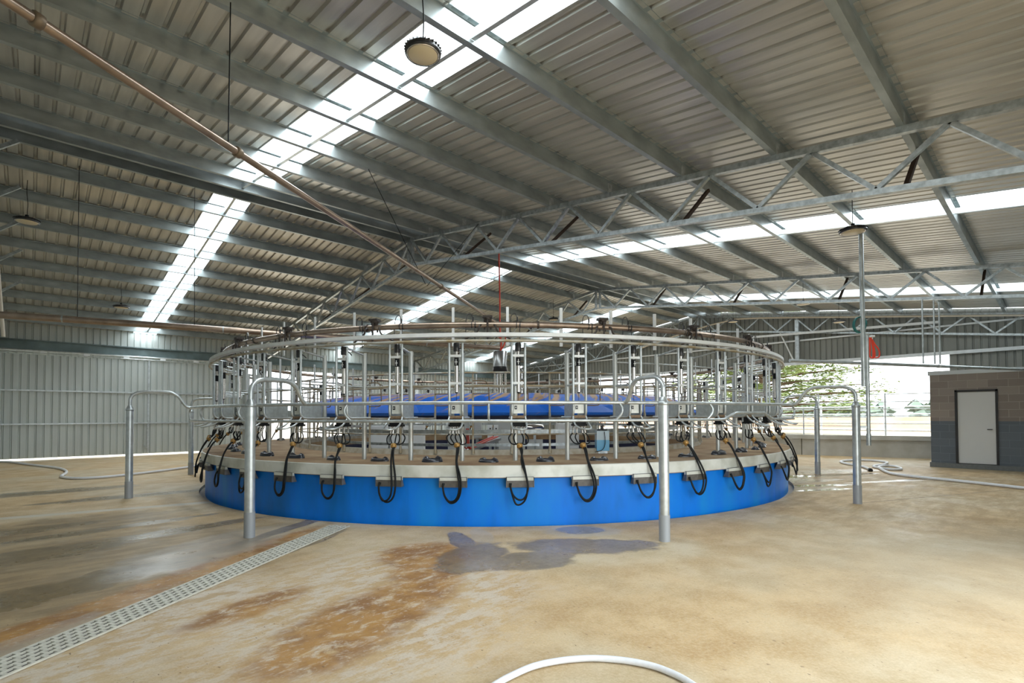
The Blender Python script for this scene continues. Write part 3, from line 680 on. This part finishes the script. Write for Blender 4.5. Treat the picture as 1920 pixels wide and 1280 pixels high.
# ------------------------------------------------------------------ guard rail round the platform
def pol(a, R, z): return Vector((CX+R*sin(a), CY+R*cos(a), z))
PA = [radians(v) for v in (-80, -115.5, -152.2, -186.15, -220.2, -50.5)]
PN = ['at the left beside the platform', 'standing left of centre in front of the blue drum', 'standing right of centre in front of the blue drum', 'at the right carrying the drop pipe', 'at the back right beyond the platform edge', 'at the back left behind the hoses']
gr = empty('guard_rail', (CX, CY, 0))
a0, a1 = PA[0], PA[3]
def gp(a, R, z): return (R*sin(a), R*cos(a), z)
def arc(A, B, R, z, n): return [gp(A+(B-A)*i/n, R, z) for i in range(n+1)]
MB().tube(arc(a0+.0, a1, 7.05, 1.655, 80), .0245, 10).build('top_rail', GTUBE, gr)
# lower rail with the raised hump on the right
def zl(a):
    d = math.degrees(a); h = 0
    for (lo, hi) in ((-177.5, -166.5),):
        if lo < d < hi: h = min(1, (d-lo)/2.2, (hi-d)/2.2)*.10
    return 1.415+h
n = 150; pts = []
for i in range(n+1):
    a = a0+.02+(a1-.03-a0)*i/n; pts.append(gp(a, 7.05, zl(a)))
MB().tube(pts, .0215, 10).build('lower_rail', GTUBE, gr)
for d, rr in ((-92, 1), (-104, 1), (-121, 1), (-137.0, 0), (-151.5, -1), (-164, -1), (-180, -1)):
    a = radians(d); b = a-rr*.008
    MB().tube(smooth([gp(a, 7.05, 1.65), gp(a+rr*.004, 7.08, 1.58), gp(a+rr*.002, 7.08, 1.50), gp(b, 7.05, 1.415)], 4), [.017]*13, 8).build('strut', GTUBE, gr)
for a, s_ in ((a0, 1), (a1, -1)):
    MB().tube(smooth([gp(a-.01*s_, 7.05, 1.65), gp(a+.004*s_, 7.07, 1.58), gp(a+.0*s_, 7.07, 1.48), gp(a-.02*s_, 7.05, 1.415)], 4), .017, 8).build('end_loop', GTUBE, gr)
for k, a in enumerate(PA):
    zt = 1.945
    q = smooth([gp(a, 8.0, 1.70), gp(a, 7.99, 1.83), gp(a, 7.93, 1.91), gp(a, 7.82, 1.95), gp(a, 7.7, 1.955), gp(a, 7.45, 1.955), gp(a, 7.33, 1.93), gp(a, 7.24, 1.86), gp(a, 7.17, 1.75), gp(a, 7.11, 1.68), gp(a, 7.03, 1.655)], 5)
    MB().tube(q, .029, 10).build('arch', GTUBE, gr)
tag(gr, 'galvanised guard rail of two curved tubes running round the platform edge', 'guard rail')
for k, a in enumerate(PA):
    p = empty('guard_post', pol(a, 8.0, 0))
    MB().tube([(0, 0, .30), (0, 0, 1.60)], .060, 16).build('post_tube', GTUBE, p)
    MB().tube([(0, 0, 0), (0, 0, .31)], .0645, 16).build('post_sleeve', mat('grey_post_sleeve', (.36, .38, .40), .5, .2), p)
    MB().tube([(0, 0, 1.60), (0, 0, 1.605), (0, 0, 1.64), (0, 0, 1.645), (0, 0, 1.70)], [.060, .065, .065, .056, .031], 16).build('cone_cap', GALV, p)
    tag(p, 'galvanised guard rail post ' + PN[k], 'post', 'posts of the guard rail')

# ------------------------------------------------------------------ centre of the platform
gl = empty('rotary_gland', (CX, CY, 0))
MB().lathe([(.0, 3.22), (.17, 3.22), (.19, 3.20), (.19, 2.80), (.19, 2.79)], (0, 0, 0), 28).build('gland_drum', mat('polished_steel', (.45, .45, .45), .3, 1.0), gl)
MB().lathe([(.2, 2.80), (.2, 2.66), (.12, 2.62), (.0, 2.62)], (0, 0, 0), 28).build('gland_base', BLACKP, gl)
MB().tube([(0, 0, 2.64), (0, 0, 1.95)], .07).tube([(.1, -.1, 2.64), (.1, -.1, .0)], .03).tube([(-.1, .1, 2.64), (-.1, .1, 0)], .03).tube([(0, 0, 1.95), (0, 0, 0)], .05).build('gland_column', STEEL, gl)
tag(gl, 'steel drum with a black base hanging over the middle of the platform', 'gland')
tag(MB().tube(smooth([(CX-.03, CY, 6.0), (CX-.02, CY-.02, 4.6), (CX-.0, CY, 3.7), (CX+.03, CY-.02, 3.45), (CX, CY, 3.24)], 5), .02, 6).tube(smooth([(CX-.05, CY, 3.6), (CX+.16, CY-.05, 3.62), (CX+.1, CY-.05, 3.4), (CX, CY, 3.23)], 4), .022, 6).build('power_cable', RED), 'red cable dropping from the roof to the steel drum in the middle', 'cable')
d1 = Vector((CX, CY, 3.93)); d0 = Vector((-.85, 3.72, 3.93))
t = empty('overhead_milk_pipe', d0)
MB().tube([(0, 0, 0), d1-d0], .034, 12).tube(smooth([d1-d0, d1-d0+Vector((.05, .03, -.1)), d1-d0+Vector((.05, .03, -.7))], 4), .034, 10).build('pipe', BROWNPIPE, t)
for (x, y, nm) in ((-.03, 4.31, 'u'), (1.31, 5.26, ''), (5.46, 8.2, '')):
    dd = (d1-d0).normalized(); c = d0+dd*((Vector((x, y, 3.93))-d0).dot(dd))-d0
    MB().tube([c-dd*.03, c-dd*.025, c+dd*.025, c+dd*.03], [.036, .048, .048, .036], 12).build('pipe_union', mat('worn_union', (.2, .15, .1), .5, .5), t)
tag(t, 'long stained pipe sloping from the top left corner to the middle of the platform', 'pipe')
b0 = Vector((-.80, 12.74, 3.28)); b1 = Vector((CX-.05, CY-.02, 3.30))
t = empty('overhead_vacuum_pipe', b0)
MB().tube([(0, 0, 0), b1-b0], .062, 12).build('pipe', BROWNPIPE, t)
for f in (.12, .37, .5, .62, .8):
    c = (b1-b0)*f; dd = (b1-b0).normalized(); MB().tube([c-dd*.012, c+dd*.012], .067, 12).build('pipe_clip', GALV, t)
tag(t, 'thick brown pipe crossing from the left edge to the middle of the platform', 'pipe')
# hanger wires
def wire(a, b, label, r=.006): tag(MB().tube([(0, 0, 0), Vector(b)-Vector(a)], r, 5).build('hanger_wire', BLACK, None, a), label, 'wire', 'wires hanging from the roof')
wire((1.31, 5.26, 3.97), (1.33, 5.3, 5.4), 'wire from the roof holding the joint of the long sloping pipe at left')
wire((5.4, 8.15, 3.97), (4.2, 8.1, 5.75), 'slanting wire from the roof to the sloping pipe near the platform')
wire((5.5, 8.25, 3.97), (7.3, 8.9, 5.8), 'slanting wire from the right down to the sloping pipe near the platform')
wire((2.4, 12.0, 3.34), (2.4, 12.1, 6.2), 'thin wire down to the thick brown pipe at left')
wire((.6, 12.38, 3.34), (.6, 12.5, 6.2), 'thin wire down to the brown pipe near the left edge')
tag(MB().tube([(XL+.25, 15.9, 5.8), (XL+.42, 16.2, 3.3)], .035).build('downpipe', mat('cream_conduit', (.62, .56, .46), .4)), 'cream vertical pipe at the left picture edge above the brown pipe', 'pipe')

# equipment on the inner floor (stands on the pit slab ring)
def eq(name, x, y, z0, sx, sy, sz, m, label, cat, rz=0., extra=None):
    t = empty(name, (x, y, 0), rz)
    b = MB().box((-sx/2, -sy/2, z0), (sx/2, sy/2, z0+sz)).build('cabinet_body', m, t)
    MB().box((-sx/2+.015, -sy/2-.012, z0+.015), (sx/2-.015, -sy/2, z0+sz-.015)).build('cabinet_door', m, t)
    if z0 > .05: MB().bar((0, sy/2-.03, -.33), (0, sy/2-.03, z0+.05), .06, .06).build('stand', GALV, t)
    if extra: extra(t)
    tag(t, label, cat); return t
def at(px_deg, dist): a = AZ+radians(px_deg); return dist*sin(a), dist*cos(a)
FACE = -AZ
x, y = at(-2.6, 11.2); eq('electrical_cabinet', x, y, 1.0, .2, .16, .34, GREYBOX, 'grey switch cabinet with a red hose beside it inside the platform', 'cabinet', FACE)
def dots(t):
    for z in (1.13, 1.19): MB().box((-.01, -.10, z), (.02, -.09, z+.03)).build('switch', BLACKP, t)
x, y = at(-1.15, 11.3); eq('electrical_cabinet', x, y, .98, .11, .14, .3, WHITEP, 'left one of the two narrow white switch boxes inside the platform', 'cabinet', FACE, dots)
x, y = at(-.5, 11.3); eq('electrical_cabinet', x, y, .98, .10, .14, .3, WHITEP, 'right one of the two narrow white switch boxes inside the platform', 'cabinet', FACE, dots)
x, y = at(1.0, 12.6); eq('electrical_cabinet', x, y, .5, .75, .3, 1.0, GREYBOX, 'wide grey cabinet behind the narrow white boxes inside the platform', 'cabinet', FACE)
x, y = at(-4.6, 12.4); eq('electrical_cabinet', x, y, .6, .5, .3, .8, GREYBOX, 'grey cabinet left of the red hose tray inside the platform', 'cabinet', FACE)
x, y = at(3.35, 9.6); eq('junction_box', x, y, .84, .13, .1, .2, GREYBOX, 'left one of the two small grey boxes low behind the deck kerb', 'box', FACE)
x, y = at(4.3, 9.6); eq('junction_box', x, y, .84, .13, .1, .2, GREYBOX, 'right one of the two small grey boxes low behind the deck kerb', 'box', FACE)
for k, dg in enumerate((-13, -11, -9.3)):
    x, y = at(dg, 13.2); eq('storage_box', x, y, .1, .42, .4, 1.15, WHITEP, 'white box at the left inside the platform, %s from the left' % ORD[k+1], 'box', FACE)
x, y = at(7.4, 12.3); eq('storage_box', x, y, .1, .5, .4, 1.2, WHITEP, 'white box right of the hanging cups inside the platform', 'box', FACE)
# red hoses on a steel tray
x0, y0 = at(-4.3, 9.6); x1, y1 = at(-.4, 10.4)
t = empty('cable_tray', (x0, y0, 0)); dv = Vector((x1-x0, y1-y0, 0))
MB().bar((0, 0, .80), dv+Vector((0, 0, 1.02)), .22, .05).bar((0, 0, -.33), (0, 0, .8), .05, .05).bar(dv+Vector((0, 0, -.33)), dv+Vector((0, 0, 1.0)), .05, .05).build('tray', GTUBE, t)
tag(t, 'sloping galvanised tray carrying red hoses inside the platform', 'tray')
m = MB(); up = Vector((0, 0, .035)); nn = Vector((-dv.y, dv.x, 0)).normalized()
for s_ in (-.07, -.03, .05): m.tube(smooth([Vector((0, 0, 1.25))+nn*s_+dv*.1, Vector((0, 0, .95))+nn*s_+dv*.12, Vector((0, 0, .875))+nn*s_+dv*.2, dv*.6+Vector((0, 0, .95))+nn*s_+up, dv*.95+Vector((0, 0, 1.03))+nn*s_+up], 5), .014, 6)
tag(m.build('red_hose', RED, None, (x0, y0, 0)), 'red hoses lying along the sloping tray inside the platform', 'hose')
x, y = at(11.2, 9.3); t = empty('plastic_drum', (x, y, 0), FACE)
MB().box((-.11, -.1, .86), (.11, .1, 1.05)).build('blue_liquid', mat('blue_liquid', (.12, .42, .68), .3), t)
MB().box((-.11, -.1, 1.05), (.11, .1, 1.21)).build('drum_wall', mat('pale_plastic', (.55, .68, .76), .4), t)
MB().lathe([(.09, 1.21), (.09, 1.235), (.02, 1.24), (.02, 1.3)], (0, 0, 0), 16).build('drum_lid', BLACKP, t)
MB().tube(smooth([(.02, -.12, 1.2), (.03, -.13, 1.0), (-.02, -.13, .88), (-.15, -.12, .84)], 4), .006, 5).build('drum_tube', BLACK, t)
MB().bar((0, 0, -.33), (0, 0, .86), .16, .16).build('drum_stand', GALV, t)
tag(t, 'pale plastic drum half full of blue liquid with a black lid', 'drum')
x, y = at(2.9, 10.6); t = empty('vessel', (x, y, 0), FACE)
MB().tube([(0, 0, 1.21), (.03, 0, 1.21), (.33, 0, 1.21), (.36, 0, 1.21)], [.07, .1, .1, .07], 16).build('tank', STEEL, t); MB().bar((.17, 0, -.33), (.17, 0, 1.12), .05, .05).build('stand', GALV, t)
tag(t, 'short horizontal stainless tank behind the middle stall inside the platform', 'tank')
# ring beams inside
tag(MB().ring([(4.35, 1.06), (4.55, 1.06), (4.55, 1.10), (4.35, 1.10)]).ring([(3.9, .83), (4.0, .83), (4.0, .89), (3.9, .89)]).build('inner_ring_beam', GDIRTY, rot), '', '') if 0 else MB().ring([(4.5, 1.16), (4.56, 1.16), (4.56, 1.23), (4.5, 1.23)]).ring([(4.3, .92), (4.36, .92), (4.36, .97), (4.3, .97)]).build('inner_ring_beam', GALV, rot)

# ------------------------------------------------------------------ drop pipe, hoses, right-hand services
t = empty('drop_pipe', (10.13, 2.21, 0))
MB().tube([(-.02, 0.03, 4.5), (-.02, .03, 1.95)], .036, 12).build('upper_pipe', GTUBE, t)
MB().tube([(.0, -.02, 2.8), (.0, -.02, 1.0)], .03, 12).build('lower_pipe', GTUBE, t)
MB().tube([(0, -.02, 1.16), (0, -.02, .97)], .036, 10).build('pipe_end', GALV, t)
for zc in (1.55, 1.44, 1.27): MB().bar((.0, -.02, zc), (-.05, .10, zc), .03, .03).build('clamp', GALV, t)
tag(t, 'tall galvanised drop pipe clamped to the right guard post', 'pipe')
def coil(c, r, tr, m, name, label, turns=3, sq=1.3, nrm=None):
    pts = []; rnd = random.Random(3)
    for i in range(turns*16):
        a = 2*pi*i/16; pts.append(Vector(c)+r0*cos(a)*r+Vector((0, 0, 1))*sin(a)*r*sq+Fv*(.02*i/16))
    tag(MB().tube(pts, tr, 6).build(name, m), label, 'hose')
coil((10.08, 2.26, 2.98), .10, .010, TEAL, 'air_hose', 'coil of teal hose hanging round the drop pipe at right', 3)
pts = []
base = Vector((10.16, 2.14, 2.77))
m = MB()
for k in range(4):
    w_ = .03+.02*k
    m.tube(smooth([base+r0*(-.02), base+r0*(-.03+.005*k)+Vector((0, 0, -.18)), base+r0*(-.02)+Vector((0, 0, -.33)), base+r0*(.01+w_*.5)+Vector((0, 0, -.34)), base+r0*(.02+w_*.35)+Vector((0, 0, -.2)), base+Vector((0, 0, 0))], 5), .011, 6)
m.tube(smooth([base, base+r0*.06+Vector((0, 0, -.12)), base+r0*.13+Vector((0, 0, -.22)), base+r0*.13+Vector((0, 0, -.33)), base+r0*.07+Vector((0, 0, -.35))], 5), .011, 6)
tag(m.build('wash_hose', mat('bright_red_hose', (.85, .06, .02), .4)), 'bundle of bright red hose hanging from the drop pipe', 'hose')
tag(MB().tube([base+r0*(-.03), base+r0*.06+Vector((0, 0, .01))], .018, 8).tube([base+r0*.02+Vector((0, 0, .03)), base+r0*.02+Vector((0, 0, -.04))], .014, 8).build('hose_tap', BAND), 'white hose fitting on top of the red hose', 'tap')
t = empty('service_pipe', (11.73, 4.0, 2.64))
dv = Vector((18.4-11.73, .62-4.0, -.03)); MB().tube([dv*.015, dv], .036, 12).build('pipe', GTUBE, t)
for f in (.6, .83): c = dv*f; dd = dv.normalized(); MB().tube([c-dd*.03, c+dd*.03], .042, 12).build('coupling', BAND, t)
for px_, py_, ztop in ((15.3, 2.2, 4.2), (15.62, 2.03, 4.25), (15.75, 1.95, 4.15)):
    MB().tube([(px_-11.73, py_-4.0, .03), (px_-11.73, py_-4.0, ztop-2.64)], .018, 8).build('drop_rod', GTUBE, t)
tag(t, 'long galvanised pipe slung under the truss in front of the block room', 'pipe')
t = empty('bailing_pipe', (11.9, 6.9, 2.6)); 
# floor hoses
def hose(pts, r, m, label, name='wash_hose', end=None):
    q = smooth([(x, y, r+.002) for x, y in pts], 6); t = empty(name, q[0]); o = Vector(q[0])
    MB().tube([p-o for p in q], r, 10).build('hose_body', m, t)
    if end: MB().tube([q[-1]-o, q[-1]-o+(q[-1]-q[-2]).normalized()*.16], r*1.6, 8).build('nozzle', BLACK, t)
    tag(t, label, 'hose')
bpy.data.objects.remove(bpy.data.objects['bailing_pipe'])
hose([(-.85, 24.1), (-.48, 23.6), (-.09, 22.06), (.49, 20.1), (.67, 19.1), (.71, 18.28), (.66, 17.63), (.56, 16.92), (.64, 16.38), (.87, 16.01), (1.26, 15.92), (1.72, 16.08), (2.55, 16.63), (3.29, 17.27), (3.9, 18.0)], .032, WHITEH, 'pale hose snaking over the floor on the left by the sliding door')
hose([(13.75, -.3), (13.9, .03), (14.19, .55), (14.55, 1.24), (14.76, 1.68), (14.88, 2.01), (15.04, 2.43), (15.36, 2.83), (15.89, 3.09), (16.5, 3.3), (17.1, 3.48), (17.65, 3.42), (17.6, 3.2), (17.1, 2.98), (16.7, 2.95), (16.6, 3.2), (17.2, 3.62), (18.0, 3.55), (18.86, 3.62), (19.3, 3.95), (19.35, 4.25), (19.1, 4.55), (18.5, 4.72), (17.9, 4.55), (17.43, 4.24), (17.04, 3.88), (16.59, 3.65), (16.1, 3.47)], .032, WHITEH, 'white hose looped on the floor beside the right guard post', end=True)
hose([(1.6, 2.08), (1.86, 2.13), (2.0, 2.14), (2.16, 2.13), (2.32, 2.07), (2.47, 1.97), (2.58, 1.84), (2.65, 1.7), (2.67, 1.57), (2.64, 1.40), (2.5, 1.1)], .019, WHITEH, 'white hose arching over the floor at the bottom picture edge')
hose([(14.57, 1.37), (14.2, .9), (13.9, .4)], .032, WHITEH, 'white hose running off the floor at the right picture edge') if 0 else None

# drain grate
g0 = Vector((-.42, 4.07, 0)); g1 = Vector((3.06, 6.68, 0)); dv = (g1-g0); L_ = dv.length; dd = dv.normalized(); nn = Vector((-dd.y, dd.x, 0)); W_ = .27
t = empty('drain_grate', g0, atan2(dd.y, dd.x))
MB().box((0, -W_/2, .001), (L_, W_/2, .003)).build('drain_channel', mat('drain_shadow', (.02, .018, .015), .9), t)
m = MB()
for k in range(6): y = -W_/2+W_*k/5; m.box((0, y-.009, .003), (L_, y+.009, .014))
gm = mat('pale_grate', (.62, .60, .52), .6, 0, noise=.15)
m.build('grate_bar', gm, t)
m = MB(); k = 0; xx = .02
while xx < L_:
    for j in range(5):
        off = .0375 if j % 2 else 0; y = -W_/2+W_*(j+.5)/5
        if xx+off < L_: m.box((xx+off-.012, y-.028, .003), (xx+off+.012, y+.028, .0135))
    xx += .075
o = m.build('grate_slat', gm, t); o['kind'] = 'stuff'
tag(t, 'long slotted drain grate running from the bottom left to the blue drum', 'drain')

# ------------------------------------------------------------------ lamps
lens = mat('frosted_lamp_lens', (.66, .56, .38), .4)
def lamp(x, y, z, label, tilt=(0, 0), r=.155, rod=None):
    t = empty('high_bay_lamp', (x, y, z)); t.rotation_euler = (tilt[0], tilt[1], 0)
    m = MB().lathe([(r*.5, .06), (r*.75, .05), (r*.97, .02), (r, -.005), (r*.96, -.02), (r*.8, -.022)], (0, 0, 0), 32)
    for q in range(28):
        a = 2*pi*q/28; m.bar((r*.55*cos(a), r*.55*sin(a), .055), (r*1.0*cos(a), r*1.0*sin(a), .015), .006, .03)
    m.build('lamp_housing', BLACKP, t)
    MB().lathe([(.0, -.026), (r*.8, -.024), (r*.82, -.018)], (0, 0, 0), 32, cap=False).build('lamp_lens', lens, t)
    MB().lathe([(r*.82, -.024), (r*.9, -.022), (r*.9, -.016)], (0, 0, 0), 32, cap=False).build('lens_ring', STEEL, t)
    zt = S(y)-z+.15
    MB().tube([(0, 0, .05), (0, 0, .12)], .03, 10).tube(smooth([(0, 0, .1), (.01, .005, .1+zt*.3), (-.008, 0, .1+zt*.6), (0, 0, zt)], 4), .006, 5).build('hanging_wire', BLACK, t)
    tag(t, label, 'lamp', 'high bay lamps under the roof'); return t
lamp(2.42, 3.69, 4.60, 'round black high bay lamp hanging at top centre, nearest the camera')
lamp(-.11, 13.85, 5.35, 'round high bay lamp hanging near the left picture edge', r=.2)
lamp(1.91, 19.01, 4.75, 'small round high bay lamp far back on the left slope', r=.2)
lamp(9.75, 2.27, 4.47, 'round high bay lamp at the top of the drop pipe on the right', r=.2)
lamp(20.8, 9.06, 5.28, 'small round lamp near the back gable, left of the other one there', r=.2)
lamp(20.95, 5.35, 4.78, 'small round lamp near the back gable above the yard opening', r=.2)
lamp(17.1, 5.3, 4.85, 'round lamp between the middle truss and the back gable', r=.2)
lamp(15.3, 13.9, 5.35, 'small round lamp beyond the ridge over the middle of the platform', r=.2)

# ------------------------------------------------------------------ outside: fences, tree, bank
def fence(X, ya, yb, zs, step, label, r=.022, ph=2.3, sk=0.):
    t = empty('yard_fence', (X, ya, 0)); L_ = yb-ya
    for z in zs: MB().tube([(0, 0, z), (sk, L_, z)], r, 6).build('rail', GTUBE, t)
    k = 0; y = .4
    while y < L_: MB().tube([(sk*y/L_, y, -.05), (sk*y/L_, y, ph)], r*1.5, 8).build('fence_post', GTUBE, t); y += step
    tag(t, label, 'fence')
fence(24.6, 2.0, 18.5, (.85, 1.12, 1.42, 1.70, 1.98, 2.28), 2.35, 'galvanised rail fence just outside the yard opening', .022, 2.32)
fence(33, -6, 30, (.7, 1.1, 1.5, 1.9), 3.0, 'second galvanised rail fence farther out in the yard', .035, 2.0)
fence(21.1, 4.6, 12, (1.08, 1.40, 1.72), 1.6, 'low rail fence on top of the concrete wall', .016, 1.74)
tag(MB().add([(56,-40,-.06),(57,-40,1.25),(59,-40,1.25),(61,-40,-.06),(56,75,-.06),(57,75,1.25),(59,75,1.25),(61,75,-.06)], [(0,1,5,4),(1,2,6,5),(2,3,7,6),(0,3,2,1),(4,5,6,7)]).build('earth_bank', mat('ochre_earth', (.70, .42, .26), .9, 0, noise=.3, nscale=.6)), 'ochre earth bank beyond the yard fences', 'bank')
def tree(x, y, h, spread, label, seed=1, n=2600):
    rnd = random.Random(seed); t = empty('conifer_tree', (x, y, 0))
    m = MB().tube(smooth([(0, 0, 0), (.1, 0, h*.4), (-.1, .1, h*.8), (0, 0, h)], 4), [.45-.4*i/12 for i in range(13)], 8)
    boughs = []
    for i in range(120):
        z = h*(.10+.86*i/120); a = i*2.4; L_ = spread*(1-.8*(i/120)**1.3)*rnd.uniform(.65, 1.1)
        e = Vector((cos(a)*L_, sin(a)*L_, z+L_*.10-.2)); s = Vector((0, 0, z)); boughs.append((s, e)); m.tube([s, (s+e)/2+Vector((0, 0, .15)), e], [.09, .06, .02], 5)
    m.build('trunk', mat('tree_bark', (.16, .10, .06), .9), t)
    f = MB()
    for _ in range(n):
        s, e = rnd.choice(boughs); q = rnd.uniform(.2, 1.04)**.6; c = s.lerp(e, q)+Vector((rnd.gauss(0, .45), rnd.gauss(0, .45), rnd.gauss(0, .18)-.05))
        for k in range(3):
            a = rnd.uniform(0, 6.28); l = rnd.uniform(.3, .6); w_ = l*.28; d = Vector((cos(a), sin(a), rnd.uniform(-.25, .3)))*l; sd_ = Vector((-sin(a), cos(a), rnd.uniform(-.5, .5)))*w_
            f.add([c-d*.5, c+sd_*.5, c+d*.5, c-sd_*.5], [(0, 1, 2, 3)])
    f.build('foliage', mat('conifer_foliage', (.42, .50, .20), .7, 0, col2=(.24, .30, .11), nscale=.8), t)
    tag(t, label, 'tree')
tree(43.5, 16.6, 12, 8.6, 'large green conifer seen through the yard opening behind the platform', 4, 16000)
for k, (yy, xx) in enumerate(((3, 70), (22, 75), (-15, 66))):
    rnd = random.Random(k+20); m = MB()
    for _ in range(500):
        c = Vector((rnd.uniform(-2, 2), rnd.uniform(-8, 8), rnd.uniform(.2, 2.3))); l = rnd.uniform(.5, 1.1); a = rnd.uniform(0, 6.3); b = rnd.uniform(-1, 1)
        m.add([c+Vector((cos(a)*l, sin(a)*l, b*l*.5)), c+Vector((-sin(a)*l, cos(a)*l, .2)), c-Vector((cos(a)*l, sin(a)*l, b*l*.5)), c+Vector((0, 0, l))], [(0, 1, 2, 3)])
    tag(m.build('distant_hedge', mat('hazy_hedge', (.20, .25, .20), .9), None, (xx, yy, 0)), 'dark distant hedge on the horizon beyond the yard, %s run' % ORD[k+1], 'hedge', 'distant hedges')
